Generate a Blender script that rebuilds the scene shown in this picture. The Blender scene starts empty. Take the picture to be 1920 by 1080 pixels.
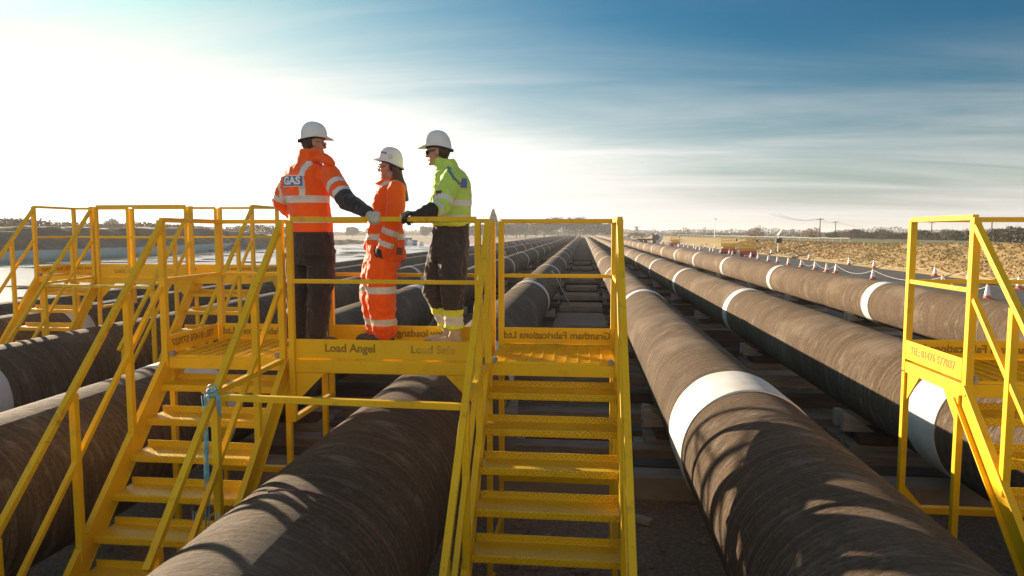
import bpy, bmesh, math, random
from mathutils import Vector, Matrix, noise
random.seed(7)
sc = bpy.context.scene
col = sc.collection
R = math.radians
V = Vector

# ------------------------------------------------------------------ helpers
def tag(o, label=None, cat=None, group=None, kind=None):
    if label: o['label'] = label
    if cat: o['category'] = cat
    if group: o['group'] = group
    if kind: o['kind'] = kind
    return o

def empty(name, loc, label=None, cat=None, group=None, rz=0.0):
    o = bpy.data.objects.new(name, None)
    o.empty_display_size = 0.2
    o.location = loc
    o.rotation_euler.z = rz
    col.objects.link(o)
    return tag(o, label, cat, group)

def offset_of(o):
    v = V((0, 0, 0))
    while o is not None:
        v += o.location
        o = o.parent
    return v

class MB:
    """Collects shapes in world coordinates and links them as one mesh object."""
    def __init__(self):
        self.v = []; self.f = []; self.mi = []
    def add(self, vs, fs, mi=0):
        b = len(self.v)
        self.v.extend([V(p) for p in vs])
        self.f.extend([tuple(i + b for i in f) for f in fs])
        self.mi.extend([mi] * len(fs))
        return self
    def box(self, c, s, rz=0.0, mi=0):
        c = V(c); hx, hy, hz = s[0] / 2, s[1] / 2, s[2] / 2
        m = Matrix.Rotation(rz, 3, 'Z')
        vs = [c + m @ V((x, y, z)) for x in (-hx, hx) for y in (-hy, hy) for z in (-hz, hz)]
        fs = [(0, 1, 3, 2), (4, 6, 7, 5), (0, 4, 5, 1), (2, 3, 7, 6), (0, 2, 6, 4), (1, 5, 7, 3)]
        return self.add(vs, fs, mi)
    def bar(self, p0, p1, w, h, up=(0, 0, 1), mi=0):
        p0 = V(p0); p1 = V(p1); d = (p1 - p0).normalized(); up = V(up)
        s = d.cross(up)
        if s.length < 1e-4: s = d.cross(V((0, 1, 0)))
        s.normalize(); u = s.cross(d).normalized()
        s = s * w / 2; u = u * h / 2
        vs = []
        for p in (p0, p1): vs += [p - s - u, p + s - u, p + s + u, p - s + u]
        fs = [(3, 2, 1, 0), (4, 5, 6, 7)] + [(i, (i + 1) % 4, 4 + (i + 1) % 4, 4 + i) for i in range(4)]
        return self.add(vs, fs, mi)
    def tube(self, pts, rad, n=8, mi=0, cap=True, flat=1.0):
        pts = [V(p) for p in pts]
        if not hasattr(rad, '__len__'): rad = [rad] * len(pts)
        vs = []; fs = []; prev = None
        for i, p in enumerate(pts):
            d = (pts[min(i + 1, len(pts) - 1)] - pts[max(i - 1, 0)]).normalized()
            if prev is None:
                s = d.cross(V((0, 0, 1)))
                if s.length < 0.05: s = d.cross(V((0, 1, 0)))
            else:
                s = prev - d * prev.dot(d)
            s.normalize(); prev = s; u = s.cross(d)
            for k in range(n):
                a = 2 * math.pi * k / n
                vs.append(p + s * math.cos(a) * rad[i] + u * math.sin(a) * rad[i] * flat)
        for i in range(len(pts) - 1):
            for k in range(n):
                a, b = i * n + k, i * n + (k + 1) % n
                fs.append((a, b, b + n, a + n))
        if cap:
            fs.append(tuple(reversed(range(n)))); fs.append(tuple((len(pts) - 1) * n + k for k in range(n)))
        return self.add(vs, fs, mi)
    def loft(self, secs, n=24, mi=0):
        """secs: (centre, half axis u, half axis v) rings, ends closed with shrinking rings"""
        out = []
        c, u, v = secs[0]; nxt = V(secs[1][0]) - V(c); 
        out = [(V(c), V(u), V(v)) for c, u, v in secs]
        vs = []; fs = []
        for c, u, v in out:
            for k in range(n):
                a = 2 * math.pi * k / n
                vs.append(c + u * math.cos(a) + v * math.sin(a))
        for i in range(len(out) - 1):
            for k in range(n):
                a, b = i * n + k, i * n + (k + 1) % n
                fs.append((a, b, b + n, a + n))
        fs.append(tuple(reversed(range(n)))); fs.append(tuple((len(out) - 1) * n + k for k in range(n)))
        return self.add(vs, fs, mi)
    def ball(self, c, ax, n=14, m=9, mi=0):
        """ellipsoid with half axes ax = three vectors"""
        c = V(c); x, y, z = [V(a) for a in ax]
        vs = [c - z]; fs = []
        for i in range(1, m):
            ph = -math.pi / 2 + math.pi * i / m
            for k in range(n):
                a = 2 * math.pi * k / n
                vs.append(c + x * math.cos(ph) * math.cos(a) + y * math.cos(ph) * math.sin(a) + z * math.sin(ph))
        vs.append(c + z); t = len(vs) - 1
        for k in range(n):
            fs.append((0, 1 + (k + 1) % n, 1 + k))
            fs.append((t, 1 + (m - 2) * n + k, 1 + (m - 2) * n + (k + 1) % n))
        for i in range(m - 2):
            for k in range(n):
                a, b = 1 + i * n + k, 1 + i * n + (k + 1) % n
                fs.append((a, b, b + n, a + n))
        return self.add(vs, fs, mi)
    def prism(self, pts, d, mi=0):
        """closed outline pts swept by vector d"""
        pts = [V(p) for p in pts]; d = V(d); n = len(pts)
        vs = pts + [p + d for p in pts]
        fs = [tuple(reversed(range(n))), tuple(range(n, 2 * n))] + [(i, (i + 1) % n, n + (i + 1) % n, n + i) for i in range(n)]
        return self.add(vs, fs, mi)
    def mesh(self, name, off=V((0, 0, 0)), smooth=False):
        me = bpy.data.meshes.new(name)
        me.from_pydata([tuple(p - off) for p in self.v], [], self.f)
        me.polygons.foreach_set('material_index', self.mi)
        if smooth: me.polygons.foreach_set('use_smooth', [True] * len(me.polygons))
        me.update()
        return me
    def build(self, name, mats, parent=None, smooth=False, bevel=0.0, loc=None, fix=False):
        off = offset_of(parent) if parent else V(loc or (0, 0, 0))
        me = self.mesh(name, off, smooth)
        if fix:
            bm = bmesh.new(); bm.from_mesh(me); bmesh.ops.recalc_face_normals(bm, faces=bm.faces); bm.to_mesh(me); bm.free()
        for m in (mats if isinstance(mats, (list, tuple)) else [mats]): me.materials.append(m)
        o = bpy.data.objects.new(name, me); col.objects.link(o)
        if parent: o.parent = parent
        else: o.location = off
        if bevel:
            b = o.modifiers.new('edge', 'BEVEL'); b.width = bevel; b.segments = 2; b.limit_method = 'ANGLE'; b.angle_limit = R(40)
        return o

def remeshed(mb, voxel, smooth=4, factor=0.5):
    """one continuous skin over overlapping closed shapes"""
    me = mb.mesh('tmp')
    bm = bmesh.new(); bm.from_mesh(me); bmesh.ops.recalc_face_normals(bm, faces=bm.faces); bm.to_mesh(me); bm.free()
    o = bpy.data.objects.new('tmp', me); col.objects.link(o)
    r = o.modifiers.new('r', 'REMESH'); r.mode = 'VOXEL'; r.voxel_size = voxel; r.use_smooth_shade = True
    if smooth:
        s = o.modifiers.new('s', 'SMOOTH'); s.factor = factor; s.iterations = smooth
    dg = bpy.context.evaluated_depsgraph_get(); dg.update()
    out = bpy.data.meshes.new_from_object(o.evaluated_get(dg))
    bpy.data.objects.remove(o); bpy.data.meshes.remove(me)
    out.polygons.foreach_set('use_smooth', [True] * len(out.polygons))
    return out

def wrinkle(me, amp=0.010, seed=0.0):
    """cloth folds: shallow lumps and sharper creases along the normals"""
    nrm = [v.normal.copy() for v in me.vertices]
    for v, n_ in zip(me.vertices, nrm):
        p = v.co
        a = noise.noise(V((p.x * 8, p.y * 8, p.z * 5 + seed)))
        q = noise.noise(V((p.x * 11 + 3 * p.z, p.y * 11, p.z * 13 + seed * 2)))
        v.co = p + n_ * (amp * a + amp * 1.1 * (0.45 - abs(q) * 1.8))
    me.update(); return me

def link_mesh(name, me, mats, parent, pick=None):
    """links a world-space mesh under parent; pick(centre, normal) -> material index"""
    off = offset_of(parent)
    me.materials.clear()
    for m in mats: me.materials.append(m)
    if pick:
        for p in me.polygons: p.material_index = pick(p.center, p.normal)
    else:
        for p in me.polygons: p.material_index = 0
    me.transform(Matrix.Translation(-off))
    o = bpy.data.objects.new(name, me); me.name = name
    col.objects.link(o); o.parent = parent
    return o

def text_faces(body, size, extrude, bold=0.0, align='CENTER'):
    cu = bpy.data.curves.new('t', 'FONT'); cu.body = body; cu.size = size; cu.extrude = extrude; cu.offset = bold
    cu.align_x = align; cu.align_y = 'CENTER'; cu.resolution_u = 3
    o = bpy.data.objects.new('t', cu); col.objects.link(o)
    dg = bpy.context.evaluated_depsgraph_get(); dg.update()
    me = bpy.data.meshes.new_from_object(o.evaluated_get(dg))
    vs = [v.co.copy() for v in me.vertices]; fs = [tuple(p.vertices) for p in me.polygons]
    bpy.data.objects.remove(o); bpy.data.curves.remove(cu); bpy.data.meshes.remove(me)
    return vs, fs

def copy_tree(o, parent=None):
    c = o.copy(); col.objects.link(c)
    if parent: c.parent = parent
    for ch in [x for x in bpy.data.objects if x.parent == o]: copy_tree(ch, c)
    return c

# ------------------------------------------------------------------ materials
def nodes_of(name):
    m = bpy.data.materials.new(name); m.use_nodes = True
    nt = m.node_tree
    return m, nt, nt.nodes['Principled BSDF'], nt.nodes['Material Output']

class N:
    def __init__(self, nt): self.nt = nt
    def __call__(self, t, **kw):
        n = self.nt.nodes.new(t)
        for k, v in kw.items():
            if k.startswith('i_'):
                key = k[2:]
                key = int(key) if key.isdigit() else key
                n.inputs[key].default_value = v
            else: setattr(n, k, v)
        return n
    def l(self, a, b): self.nt.links.new(a, b)
    def math(self, op, a, b=None, c=None, clamp=False):
        n = self.nt.nodes.new('ShaderNodeMath'); n.operation = op; n.use_clamp = clamp
        for i, x in enumerate((a, b, c)):
            if x is None: continue
            if isinstance(x, (int, float)): n.inputs[i].default_value = x
            else: self.l(x, n.inputs[i])
        return n.outputs[0]
    def ramp(self, src, a, b, ca=(0, 0, 0, 1), cb=(1, 1, 1, 1)):
        n = self.nt.nodes.new('ShaderNodeValToRGB')
        n.color_ramp.elements[0].position = a; n.color_ramp.elements[1].position = b
        n.color_ramp.elements[0].color = ca; n.color_ramp.elements[1].color = cb
        self.l(src, n.inputs[0]); return n.outputs[0]
    def mix(self, f, a, b, blend='MIX'):
        n = self.nt.nodes.new('ShaderNodeMix'); n.data_type = 'RGBA'; n.blend_type = blend
        for s, x in ((0, f), (6, a), (7, b)):
            if isinstance(x, (int, float)): n.inputs[s].default_value = x
            elif isinstance(x, tuple): n.inputs[s].default_value = x if len(x) == 4 else (*x, 1)
            else: self.l(x, n.inputs[s])
        return n.outputs[2]
    def noise(self, scale, detail=4, rough=0.55, vec=None, dist=0.0):
        n = self.nt.nodes.new('ShaderNodeTexNoise')
        n.inputs['Scale'].default_value = scale; n.inputs['Detail'].default_value = detail
        n.inputs['Roughness'].default_value = rough; n.inputs['Distortion'].default_value = dist
        if vec is not None: self.l(vec, n.inputs['Vector'])
        return n.outputs['Fac']
    def obj(self, scale=None):
        t = self.nt.nodes.new('ShaderNodeTexCoord').outputs['Object']
        if scale is None: return t
        m = self.nt.nodes.new('ShaderNodeMapping'); m.inputs['Scale'].default_value = scale
        self.l(t, m.inputs['Vector']); return m.outputs[0]
    def bump(self, h, strength, dist, nrm=None):
        n = self.nt.nodes.new('ShaderNodeBump'); n.inputs['Strength'].default_value = strength; n.inputs['Distance'].default_value = dist
        self.l(h, n.inputs['Height'])
        if nrm is not None: self.l(nrm, n.inputs['Normal'])
        return n.outputs[0]

def simple(name, c1, c2=None, scale=6.0, rough=0.6, bump=0.0, bscale=None, metal=0.0, spec=0.5, stretch=None, bdist=0.01):
    m, nt, b, out = nodes_of(name); n = N(nt)
    vec = n.obj(stretch) if stretch else n.obj()
    if c2:
        f = n.ramp(n.noise(scale, 5, 0.6, vec), 0.35, 0.65)
        n.l(n.mix(f, c1, c2), b.inputs['Base Color'])
    else: b.inputs['Base Color'].default_value = (*c1, 1)
    b.inputs['Roughness'].default_value = rough; b.inputs['Metallic'].default_value = metal
    b.inputs['Specular IOR Level'].default_value = spec
    if bump: n.l(n.bump(n.noise(bscale or scale * 4, 4, 0.6, vec), bump, bdist), b.inputs['Normal'])
    return m

def yellow_mat(name, plate=False, wear=0.5):
    m, nt, b, out = nodes_of(name); n = N(nt)
    vec = n.obj()
    big = n.ramp(n.noise(2.2, 4, 0.6, vec), 0.3, 0.75)
    c = n.mix(big, (0.84, 0.515, 0.003), (0.75, 0.43, 0.003))
    grime = n.ramp(n.noise(9.0, 6, 0.7, vec), 0.55, 0.75)
    c = n.mix(n.math('MULTIPLY', grime, (0.40 if plate else 0.40) * wear * 2), c, (0.34, 0.17, 0.025))
    chips = n.ramp(n.noise(55.0, 5, 0.65, vec), 0.68 - 0.03 * wear, 0.71 - 0.03 * wear)
    zone = n.ramp(n.noise(3.1, 3, 0.6, vec), 0.45, 0.6)
    c = n.mix(n.math('MULTIPLY', chips, zone), c, (0.10, 0.035, 0.012))
    n.l(c, b.inputs['Base Color'])
    r = n.math('MULTIPLY_ADD', n.noise(14, 3, 0.6, vec), 0.25, 0.22 if plate else 0.36)
    n.l(r, b.inputs['Roughness'])
    b.inputs['Specular IOR Level'].default_value = 0.5 if plate else 0.35
    hgt = n.noise(40, 3, 0.5, vec)
    nrm = n.bump(hgt, 0.12, 0.004)
    if plate:
        # lozenge chequer plate
        mp = n('ShaderNodeMapping'); mp.inputs['Rotation'].default_value = (0, 0, R(45)); mp.inputs['Scale'].default_value = (30, 30, 30)
        n.l(vec, mp.inputs['Vector'])
        # the lip is vertical: fold z into y so the pattern runs over the edge
        sp = n('ShaderNodeSeparateXYZ'); n.l(vec, sp.inputs[0])
        yy = n.math('ADD', sp.outputs[1], sp.outputs[2])
        u = n.math('MULTIPLY', n.math('ADD', sp.outputs[0], yy), 26.0)
        w = n.math('MULTIPLY', n.math('SUBTRACT', sp.outputs[0], yy), 26.0)
        fu = n.math('SUBTRACT', n.math('FRACT', u), 0.5); fw = n.math('SUBTRACT', n.math('FRACT', w), 0.5)
        chk = n.math('MODULO', n.math('ADD', n.math('FLOOR', u), n.math('FLOOR', w)), 2.0)
        chk = n.math('ABSOLUTE', chk)
        au = n.math('ABSOLUTE', fu); aw = n.math('ABSOLUTE', fw)
        inv = n.math('SUBTRACT', 1.0, chk)
        al = n.math('ADD', n.math('MULTIPLY', au, chk), n.math('MULTIPLY', aw, inv))
        ac = n.math('ADD', n.math('MULTIPLY', aw, chk), n.math('MULTIPLY', au, inv))
        d = n.math('MAXIMUM', n.math('DIVIDE', al, 0.46), n.math('DIVIDE', ac, 0.17))
        h = n.math('SUBTRACT', 1.0, d, clamp=True)
        h = n.math('MINIMUM', n.math('MULTIPLY', h, 2.5), 1.0)
        nrm = n.bump(h, 1.0, 0.016, nrm)
    n.l(nrm, b.inputs['Normal'])
    b.inputs['Coat Weight'].default_value = 0.12 if plate else 0.0; b.inputs['Coat Roughness'].default_value = 0.25
    return m

def pipe_mat():
    m, nt, b, out = nodes_of('concrete_weight_coat'); n = N(nt)
    ring = n.noise(1.0, 4, 0.6, n.obj((0.7, 34.0, 0.7)), 0.06)
    ring2 = n.noise(1.0, 4, 0.65, n.obj((3.5, 95.0, 3.5)), 0.1)
    grain = n.noise(30, 7, 0.78, n.obj((1, 1.5, 1)))
    patch = n.noise(0.9, 5, 0.62, n.obj((1, 0.6, 1)))
    c = n.mix(n.ramp(ring, 0.3, 0.72), (0.120, 0.080, 0.051), (0.285, 0.202, 0.130))
    c = n.mix(n.math('MULTIPLY', n.ramp(grain, 0.40, 0.66), 0.7), c, (0.05, 0.034, 0.024), 'MIX')
    c = n.mix(n.math('MULTIPLY', n.ramp(patch, 0.52, 0.70), 0.6), c, (0.34, 0.27, 0.20))
    c = n.mix(n.math('MULTIPLY', n.ramp(n.noise(2.6, 6, 0.7, n.obj((1, 2.5, 1)), 0.4), 0.565, 0.68), 0.5), c, (0.42, 0.36, 0.295))
    c = n.mix(n.math('MULTIPLY', n.ramp(n.noise(1.1, 3, 0.6, n.obj((1, 0.8, 1))), 0.55, 0.75), 0.5), c, (0.07, 0.055, 0.045))
    # thin pale spiral scratches
    thin = n.ramp(n.noise(1.0, 2, 0.5, n.obj((0.35, 5.0, 0.35)), 0.1), 0.495, 0.505)
    thin2 = n.ramp(n.noise(1.0, 2, 0.5, n.obj((0.35, 5.0, 0.35)), 0.1), 0.507, 0.517)
    c = n.mix(n.math('MULTIPLY', n.math('SUBTRACT', thin, thin2, clamp=True), 0.14), c, (0.48, 0.42, 0.35))
    n.l(c, b.inputs['Base Color'])
    b.inputs['Roughness'].default_value = 0.82; b.inputs['Specular IOR Level'].default_value = 0.16
    h = n.math('ADD', n.math('MULTIPLY', ring2, 0.5), n.math('MULTIPLY', grain, 0.9))
    h = n.math('ADD', h, n.math('MULTIPLY', ring, 0.45))
    h = n.math('ADD', h, n.math('MULTIPLY', n.noise(11, 5, 0.7, n.obj((1, 2.2, 1)), 0.3), 1.3))
    n.l(n.bump(h, 1.0, 0.042), b.inputs['Normal'])
    return m

def ground_mat():
    m, nt, b, out = nodes_of('gravel_earth'); n = N(nt)
    v = n.obj()
    big = n.ramp(n.noise(0.02, 6, 0.6, v), 0.35, 0.65)
    mid = n.ramp(n.noise(0.5, 5, 0.6, v), 0.3, 0.7)
    fine = n.ramp(n.noise(9, 6, 0.75, v), 0.25, 0.75)
    c = n.mix(big, (0.42, 0.285, 0.175), (0.48, 0.335, 0.22))
    c = n.mix(n.math('MULTIPLY', mid, 0.6), c, (0.31, 0.21, 0.13))
    c = n.mix(n.math('MULTIPLY', fine, 0.7), c, (0.27, 0.21, 0.16))
    vo = n('ShaderNodeTexVoronoi'); vo.inputs['Scale'].default_value = 26; n.l(v, vo.inputs['Vector'])
    c = n.mix(n.math('MULTIPLY', n.ramp(vo.outputs['Distance'], 0.15, 0.6), 0.5), c, (0.09, 0.062, 0.04))
    n.l(c, b.inputs['Base Color']); b.inputs['Roughness'].default_value = 0.95
    h = n.math('ADD', n.math('MULTIPLY', vo.outputs['Distance'], -0.8), fine)
    n.l(n.bump(h, 0.8, 0.03), b.inputs['Normal'])
    return m

def wet_mat():
    m, nt, b, out = nodes_of('wet_silt'); n = N(nt)
    v = n.obj((1, 0.35, 1))
    mask = n.ramp(n.noise(0.22, 7, 0.68, v, 0.6), 0.57, 0.63)
    c = n.mix(mask, (0.42, 0.38, 0.33), (0.24, 0.20, 0.155))
    n.l(c, b.inputs['Base Color'])
    r = n.math('MULTIPLY_ADD', mask, 0.3, 0.22)
    n.l(r, b.inputs['Roughness'])
    b.inputs['Specular IOR Level'].default_value = 1.0
    n.l(n.bump(n.noise(1.6, 6, 0.65, v), 0.7, 0.08), b.inputs['Normal'])
    return m

def grass_ground():
    m, nt, b, out = nodes_of('dry_grass_field'); n = N(nt)
    v = n.obj()
    f = n.ramp(n.noise(0.35, 6, 0.65, v), 0.3, 0.7)
    c = n.mix(f, (0.36, 0.24, 0.10), (0.25, 0.175, 0.07))
    c = n.mix(n.math('MULTIPLY', n.ramp(n.noise(0.11, 4, 0.6, v), 0.5, 0.68), 0.7), c, (0.12, 0.125, 0.035))
    c = n.mix(n.math('MULTIPLY', n.ramp(n.noise(3.0, 5, 0.7, v), 0.35, 0.7), 0.3), c, (0.50, 0.35, 0.15))
    # ploughed and green fields further from the road
    sx = n('ShaderNodeSeparateXYZ'); n.l(v, sx.inputs[0])
    far = n.ramp(n.math('MULTIPLY', sx.outputs[0], 0.01), 0.44, 0.50)
    strips = n.ramp(n.noise(0.012, 1, 0.5, v), 0.45, 0.55)
    c = n.mix(far, c, n.mix(strips, (0.13, 0.16, 0.055), (0.15, 0.11, 0.065)))
    n.l(c, b.inputs['Base Color']); b.inputs['Roughness'].default_value = 0.95
    n.l(n.bump(n.noise(1.4, 5, 0.65, v), 0.5, 0.07), b.inputs['Normal'])
    return m

def cloth(name, c, c2=None, rough=0.75, fold=0.5, sheen=0.2):
    m, nt, b, out = nodes_of(name); n = N(nt)
    v = n.obj((1, 1, 0.7))
    if c2: n.l(n.mix(n.ramp(n.noise(5, 4, 0.6, v), 0.35, 0.7), c, c2), b.inputs['Base Color'])
    else: b.inputs['Base Color'].default_value = (*c, 1)
    b.inputs['Roughness'].default_value = rough; b.inputs['Specular IOR Level'].default_value = 0.3
    h = n.math('ADD', n.math('MULTIPLY', n.noise(9, 3, 0.5, n.obj((1, 1, 0.55)), 1.2), 1.0), n.math('MULTIPLY', n.noise(26, 3, 0.5, v, 0.8), 0.25))
    n.l(n.bump(h, fold, 0.05), b.inputs['Normal'])
    b.inputs['Sheen Weight'].default_value = sheen
    return m

M = {}
M['yellow'] = yellow_mat('yellow_paint')
M['plate'] = yellow_mat('yellow_chequer_plate', plate=True)
M['rusty'] = yellow_mat('worn_yellow_paint', wear=1.3)
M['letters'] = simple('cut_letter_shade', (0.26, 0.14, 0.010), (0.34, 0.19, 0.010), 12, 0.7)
M['letter_gold'] = simple('cut_letter_gold', (0.75, 0.46, 0.03), (0.35, 0.18, 0.01), 9, 0.5)
M['bolt'] = simple('zinc_bolt', (0.45, 0.44, 0.42), (0.3, 0.29, 0.27), 20, 0.4, metal=0.8)
M['pipe'] = pipe_mat()
M['sleeve'] = simple('white_joint_wrap', (0.70, 0.69, 0.67), (0.52, 0.50, 0.46), 2.2, 0.55, 0.3, 9)
M['ground'] = ground_mat()
M['wet'] = wet_mat()
M['grass'] = grass_ground()
M['earth'] = simple('dark_earth', (0.055, 0.042, 0.026), (0.15, 0.11, 0.06), 0.5, 0.95, 0.8, 1.2, bdist=0.3)
M['asphalt'] = simple('asphalt', (0.065, 0.062, 0.06), (0.095, 0.09, 0.085), 0.4, 0.8, 0.3, 40)
M['pinkdirt'] = simple('bare_pink_earth', (0.36, 0.25, 0.17), (0.28, 0.19, 0.12), 0.05, 0.95, 0.5, 0.8, bdist=0.1)
M['pink'] = simple('pink_spray_paint', (0.20, 0.055, 0.07), (0.11, 0.05, 0.05), 9, 0.8)
M['white'] = simple('white_paint', (0.78, 0.78, 0.76), (0.62, 0.62, 0.6), 6, 0.5)
M['fence_white'] = simple('weathered_white_rail', (0.42, 0.41, 0.37), (0.32, 0.31, 0.28), 3, 0.7)
M['timber'] = simple('weathered_timber', (0.32, 0.24, 0.17), (0.20, 0.145, 0.10), 5, 0.85, 0.5, 24, stretch=(0.6, 4, 4))
M['timber_dark'] = simple('creosote_timber', (0.12, 0.075, 0.052), (0.07, 0.045, 0.032), 4, 0.8, 0.5, 20, stretch=(0.6, 4, 4))
M['timber_pale'] = simple('fresh_sawn_timber', (0.42, 0.36, 0.29), (0.30, 0.25, 0.19), 5, 0.8, 0.4, 24, stretch=(0.6, 4, 4))
M['mat'] = simple('muddy_mat_timber', (0.32, 0.235, 0.155), (0.21, 0.15, 0.098), 2.5, 0.9, 0.5, 22, stretch=(0.7, 4, 4))
M['steelbrown'] = simple('rusted_steel', (0.085, 0.035, 0.022), (0.05, 0.022, 0.016), 6, 0.75, 0.3, 30)
M['concrete'] = simple('cast_concrete', (0.32, 0.245, 0.175), (0.23, 0.175, 0.125), 3, 0.85, 0.35, 30)
M['stone'] = simple('gravel_stone', (0.32, 0.25, 0.19), (0.16, 0.12, 0.09), 3, 0.9, 0.3, 30)
M['cone_red'] = simple('cone_red_plastic', (0.62, 0.085, 0.02), (0.5, 0.06, 0.02), 8, 0.5)
M['cone_white'] = simple('cone_white_sleeve', (0.80, 0.80, 0.79), (0.68, 0.68, 0.67), 9, 0.4)
M['black'] = simple('black_rubber', (0.02, 0.02, 0.021), (0.035, 0.034, 0.033), 12, 0.7)
M['red'] = simple('red_machine_paint', (0.62, 0.06, 0.02), (0.5, 0.045, 0.02), 4, 0.4)
M['lift_yellow'] = simple('yellow_lift_paint', (0.85, 0.52, 0.01), (0.75, 0.44, 0.01), 5, 0.45)
M['silt'] = simple('pale_blue_sheeting', (0.36, 0.50, 0.50), (0.27, 0.40, 0.41), 0.8, 0.55, 0.5, 3.0)
M['rope'] = simple('blue_polyrope', (0.10, 0.34, 0.46), (0.22, 0.48, 0.55), 40, 0.5)
M['tape'] = simple('white_barrier_tape', (0.72, 0.70, 0.66), (0.6, 0.55, 0.5), 3, 0.5)
M['strap_red'] = simple('red_webbing', (0.42, 0.035, 0.04), (0.3, 0.03, 0.03), 20, 0.7)
M['strap_white'] = simple('white_webbing', (0.66, 0.64, 0.6), (0.5, 0.48, 0.45), 20, 0.7)
M['bark'] = simple('winter_bark', (0.075, 0.058, 0.045), (0.12, 0.095, 0.075), 3, 0.9, 0.4, 18)
M['twig'] = simple('winter_twigs', (0.15, 0.105, 0.075), (0.22, 0.16, 0.11), 0.8, 0.9)
M['evergreen'] = simple('evergreen_foliage', (0.035, 0.05, 0.022), (0.06, 0.075, 0.03), 0.5, 0.8)
M['hedge'] = simple('hawthorn_hedge', (0.085, 0.058, 0.038), (0.055, 0.05, 0.025), 0.35, 0.9)
M['hedge_green'] = simple('bramble_green', (0.07, 0.08, 0.03), (0.10, 0.085, 0.035), 0.35, 0.9)
M['blade'] = simple('dry_grass_blade', (0.44, 0.315, 0.14), (0.31, 0.225, 0.09), 0.25, 0.85)
M['pole'] = simple('pole_wood', (0.10, 0.075, 0.055), (0.07, 0.055, 0.04), 3, 0.85)
M['galv'] = simple('galvanised_steel', (0.5, 0.5, 0.49), (0.4, 0.4, 0.39), 8, 0.45, metal=0.6)
M['panel'] = simple('solar_panel_glass', (0.03, 0.045, 0.08), None, 4, 0.15)
M['bluecrate'] = simple('blue_plastic', (0.12, 0.24, 0.42), (0.09, 0.19, 0.34), 3, 0.5)
M['shed'] = simple('dark_boarded_wall', (0.07, 0.05, 0.04), (0.05, 0.038, 0.03), 2, 0.85, 0.4, 6)
M['roof'] = simple('grey_sheet_roof', (0.2, 0.2, 0.2), (0.15, 0.15, 0.15), 1, 0.6)

# ------------------------------------------------------------------ setting
g = MB(); 
def sheet(name, xs, ys, zf, mat, kind='structure', smooth=True):
    b = MB(); nx, ny = len(xs), len(ys)
    b.add([(x, y, zf(x, y)) for y in ys for x in xs],
          [(j * nx + i, j * nx + i + 1, (j + 1) * nx + i + 1, (j + 1) * nx + i) for j in range(ny - 1) for i in range(nx - 1)])
    return tag(b.build(name, mat, smooth=smooth), kind=kind)
def lerp(a, b, t): return a + (b - a) * max(0.0, min(1.0, t))
def nz(x, y, s, seed=0.0): return noise.noise(V((x * s, y * s, seed)))

sheet('ground', [-2800, -300, 0, 300, 2800], [-180, -20, 60, 300, 900, 3800], lambda x, y: 0.0, M['ground'])

def frange(a, b, s):
    out = []
    while a < b: out.append(a); a += s
    return out + [b]

# flooded silt flat between the pipes and the sheeting fence
def wet_z(x, y): return 0.012 + 0.0 * x
b = MB()
edge = [(-13.6, 4), (-13.6, 150), (-30, 190), (-64, 150), (-60, 110), (-54.4, 78), (-53.8, 58), (-53.6, 30), (-53, 4)]
b.add([(x, y, 0.012) for x, y in edge], [tuple(reversed(range(len(edge))))])
tag(b.build('wet_ground', M['wet'], fix=True), kind='structure')

# low mud ridges lying on the wet flat
rm = MB()
for k in range(150):
    y = 14 + 120 * random.random() ** 1.3; x = -16 - 36 * random.random()
    L = random.uniform(0.8, 4.0); w = random.uniform(0.12, 0.5); h = random.uniform(0.04, 0.16)
    a = random.uniform(-0.5, 0.5)
    rm.ball((x, y, 0.0), [(L * math.cos(a), L * math.sin(a), 0), (-w * math.sin(a), w * math.cos(a), 0), (0, 0, h)], 10, 6)
tag(rm.build('mud', M['earth'], smooth=True), kind='stuff')

# earth bank behind the sheeting fence
def bank_top(y): return lerp(3.55, 3.65, (y - 60) / 40) if y < 118 else lerp(3.6, 0.9, (y - 118) / 45)
def bank_z(x, y):
    t = (-57.5 - x) / 8.5
    zt = bank_top(y)
    if t <= 0: z = -0.05
    elif t < 1: z = zt * (t * t * (3 - 2 * t)) ** 0.8
    else: z = lerp(zt, zt - 0.6, (t - 1) / 1.5)
    return z + (0.35 * nz(x, y, 0.3, 3) + 0.22 * nz(x, y, 0.9, 5)) * (1 if t > 0.05 else 0)
sheet('earth_bank', frange(-100, -57, 0.7), frange(30, 190, 1.2), bank_z, M['earth'])
sheet('bank_grass', frange(-98, -65.0, 0.8), frange(30, 170, 1.2), lambda x, y: bank_z(x, y) + 0.05 + 0.08 * nz(x, y, 1.5, 9), M['grass'])

# bare pale earth far along the pipes
b = MB(); pts = [(-70, 150), (-26, 160), (-15, 260), (-60, 330), (-160, 300), (-150, 180)]
b.add([(x, y, 0.008) for x, y in pts], [tuple(range(len(pts)))]); tag(b.build('bare_earth', M['pinkdirt']), kind='structure')

# road with painted edge line
b = MB(); b.add([(15.6, -20, 0.004), (24.9, -20, 0.004), (24.9, 600, 0.004), (15.6, 600, 0.004)], [(0, 1, 2, 3)])
tag(b.build('road', M['asphalt']), kind='structure')
b = MB()
b.add([(16.9, -20, 0.008), (17.02, -20, 0.008), (17.02, 600, 0.008), (16.9, 600, 0.008)], [(0, 1, 2, 3)])
tag(b.build('road_marking', M['white']), kind='structure')

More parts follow.
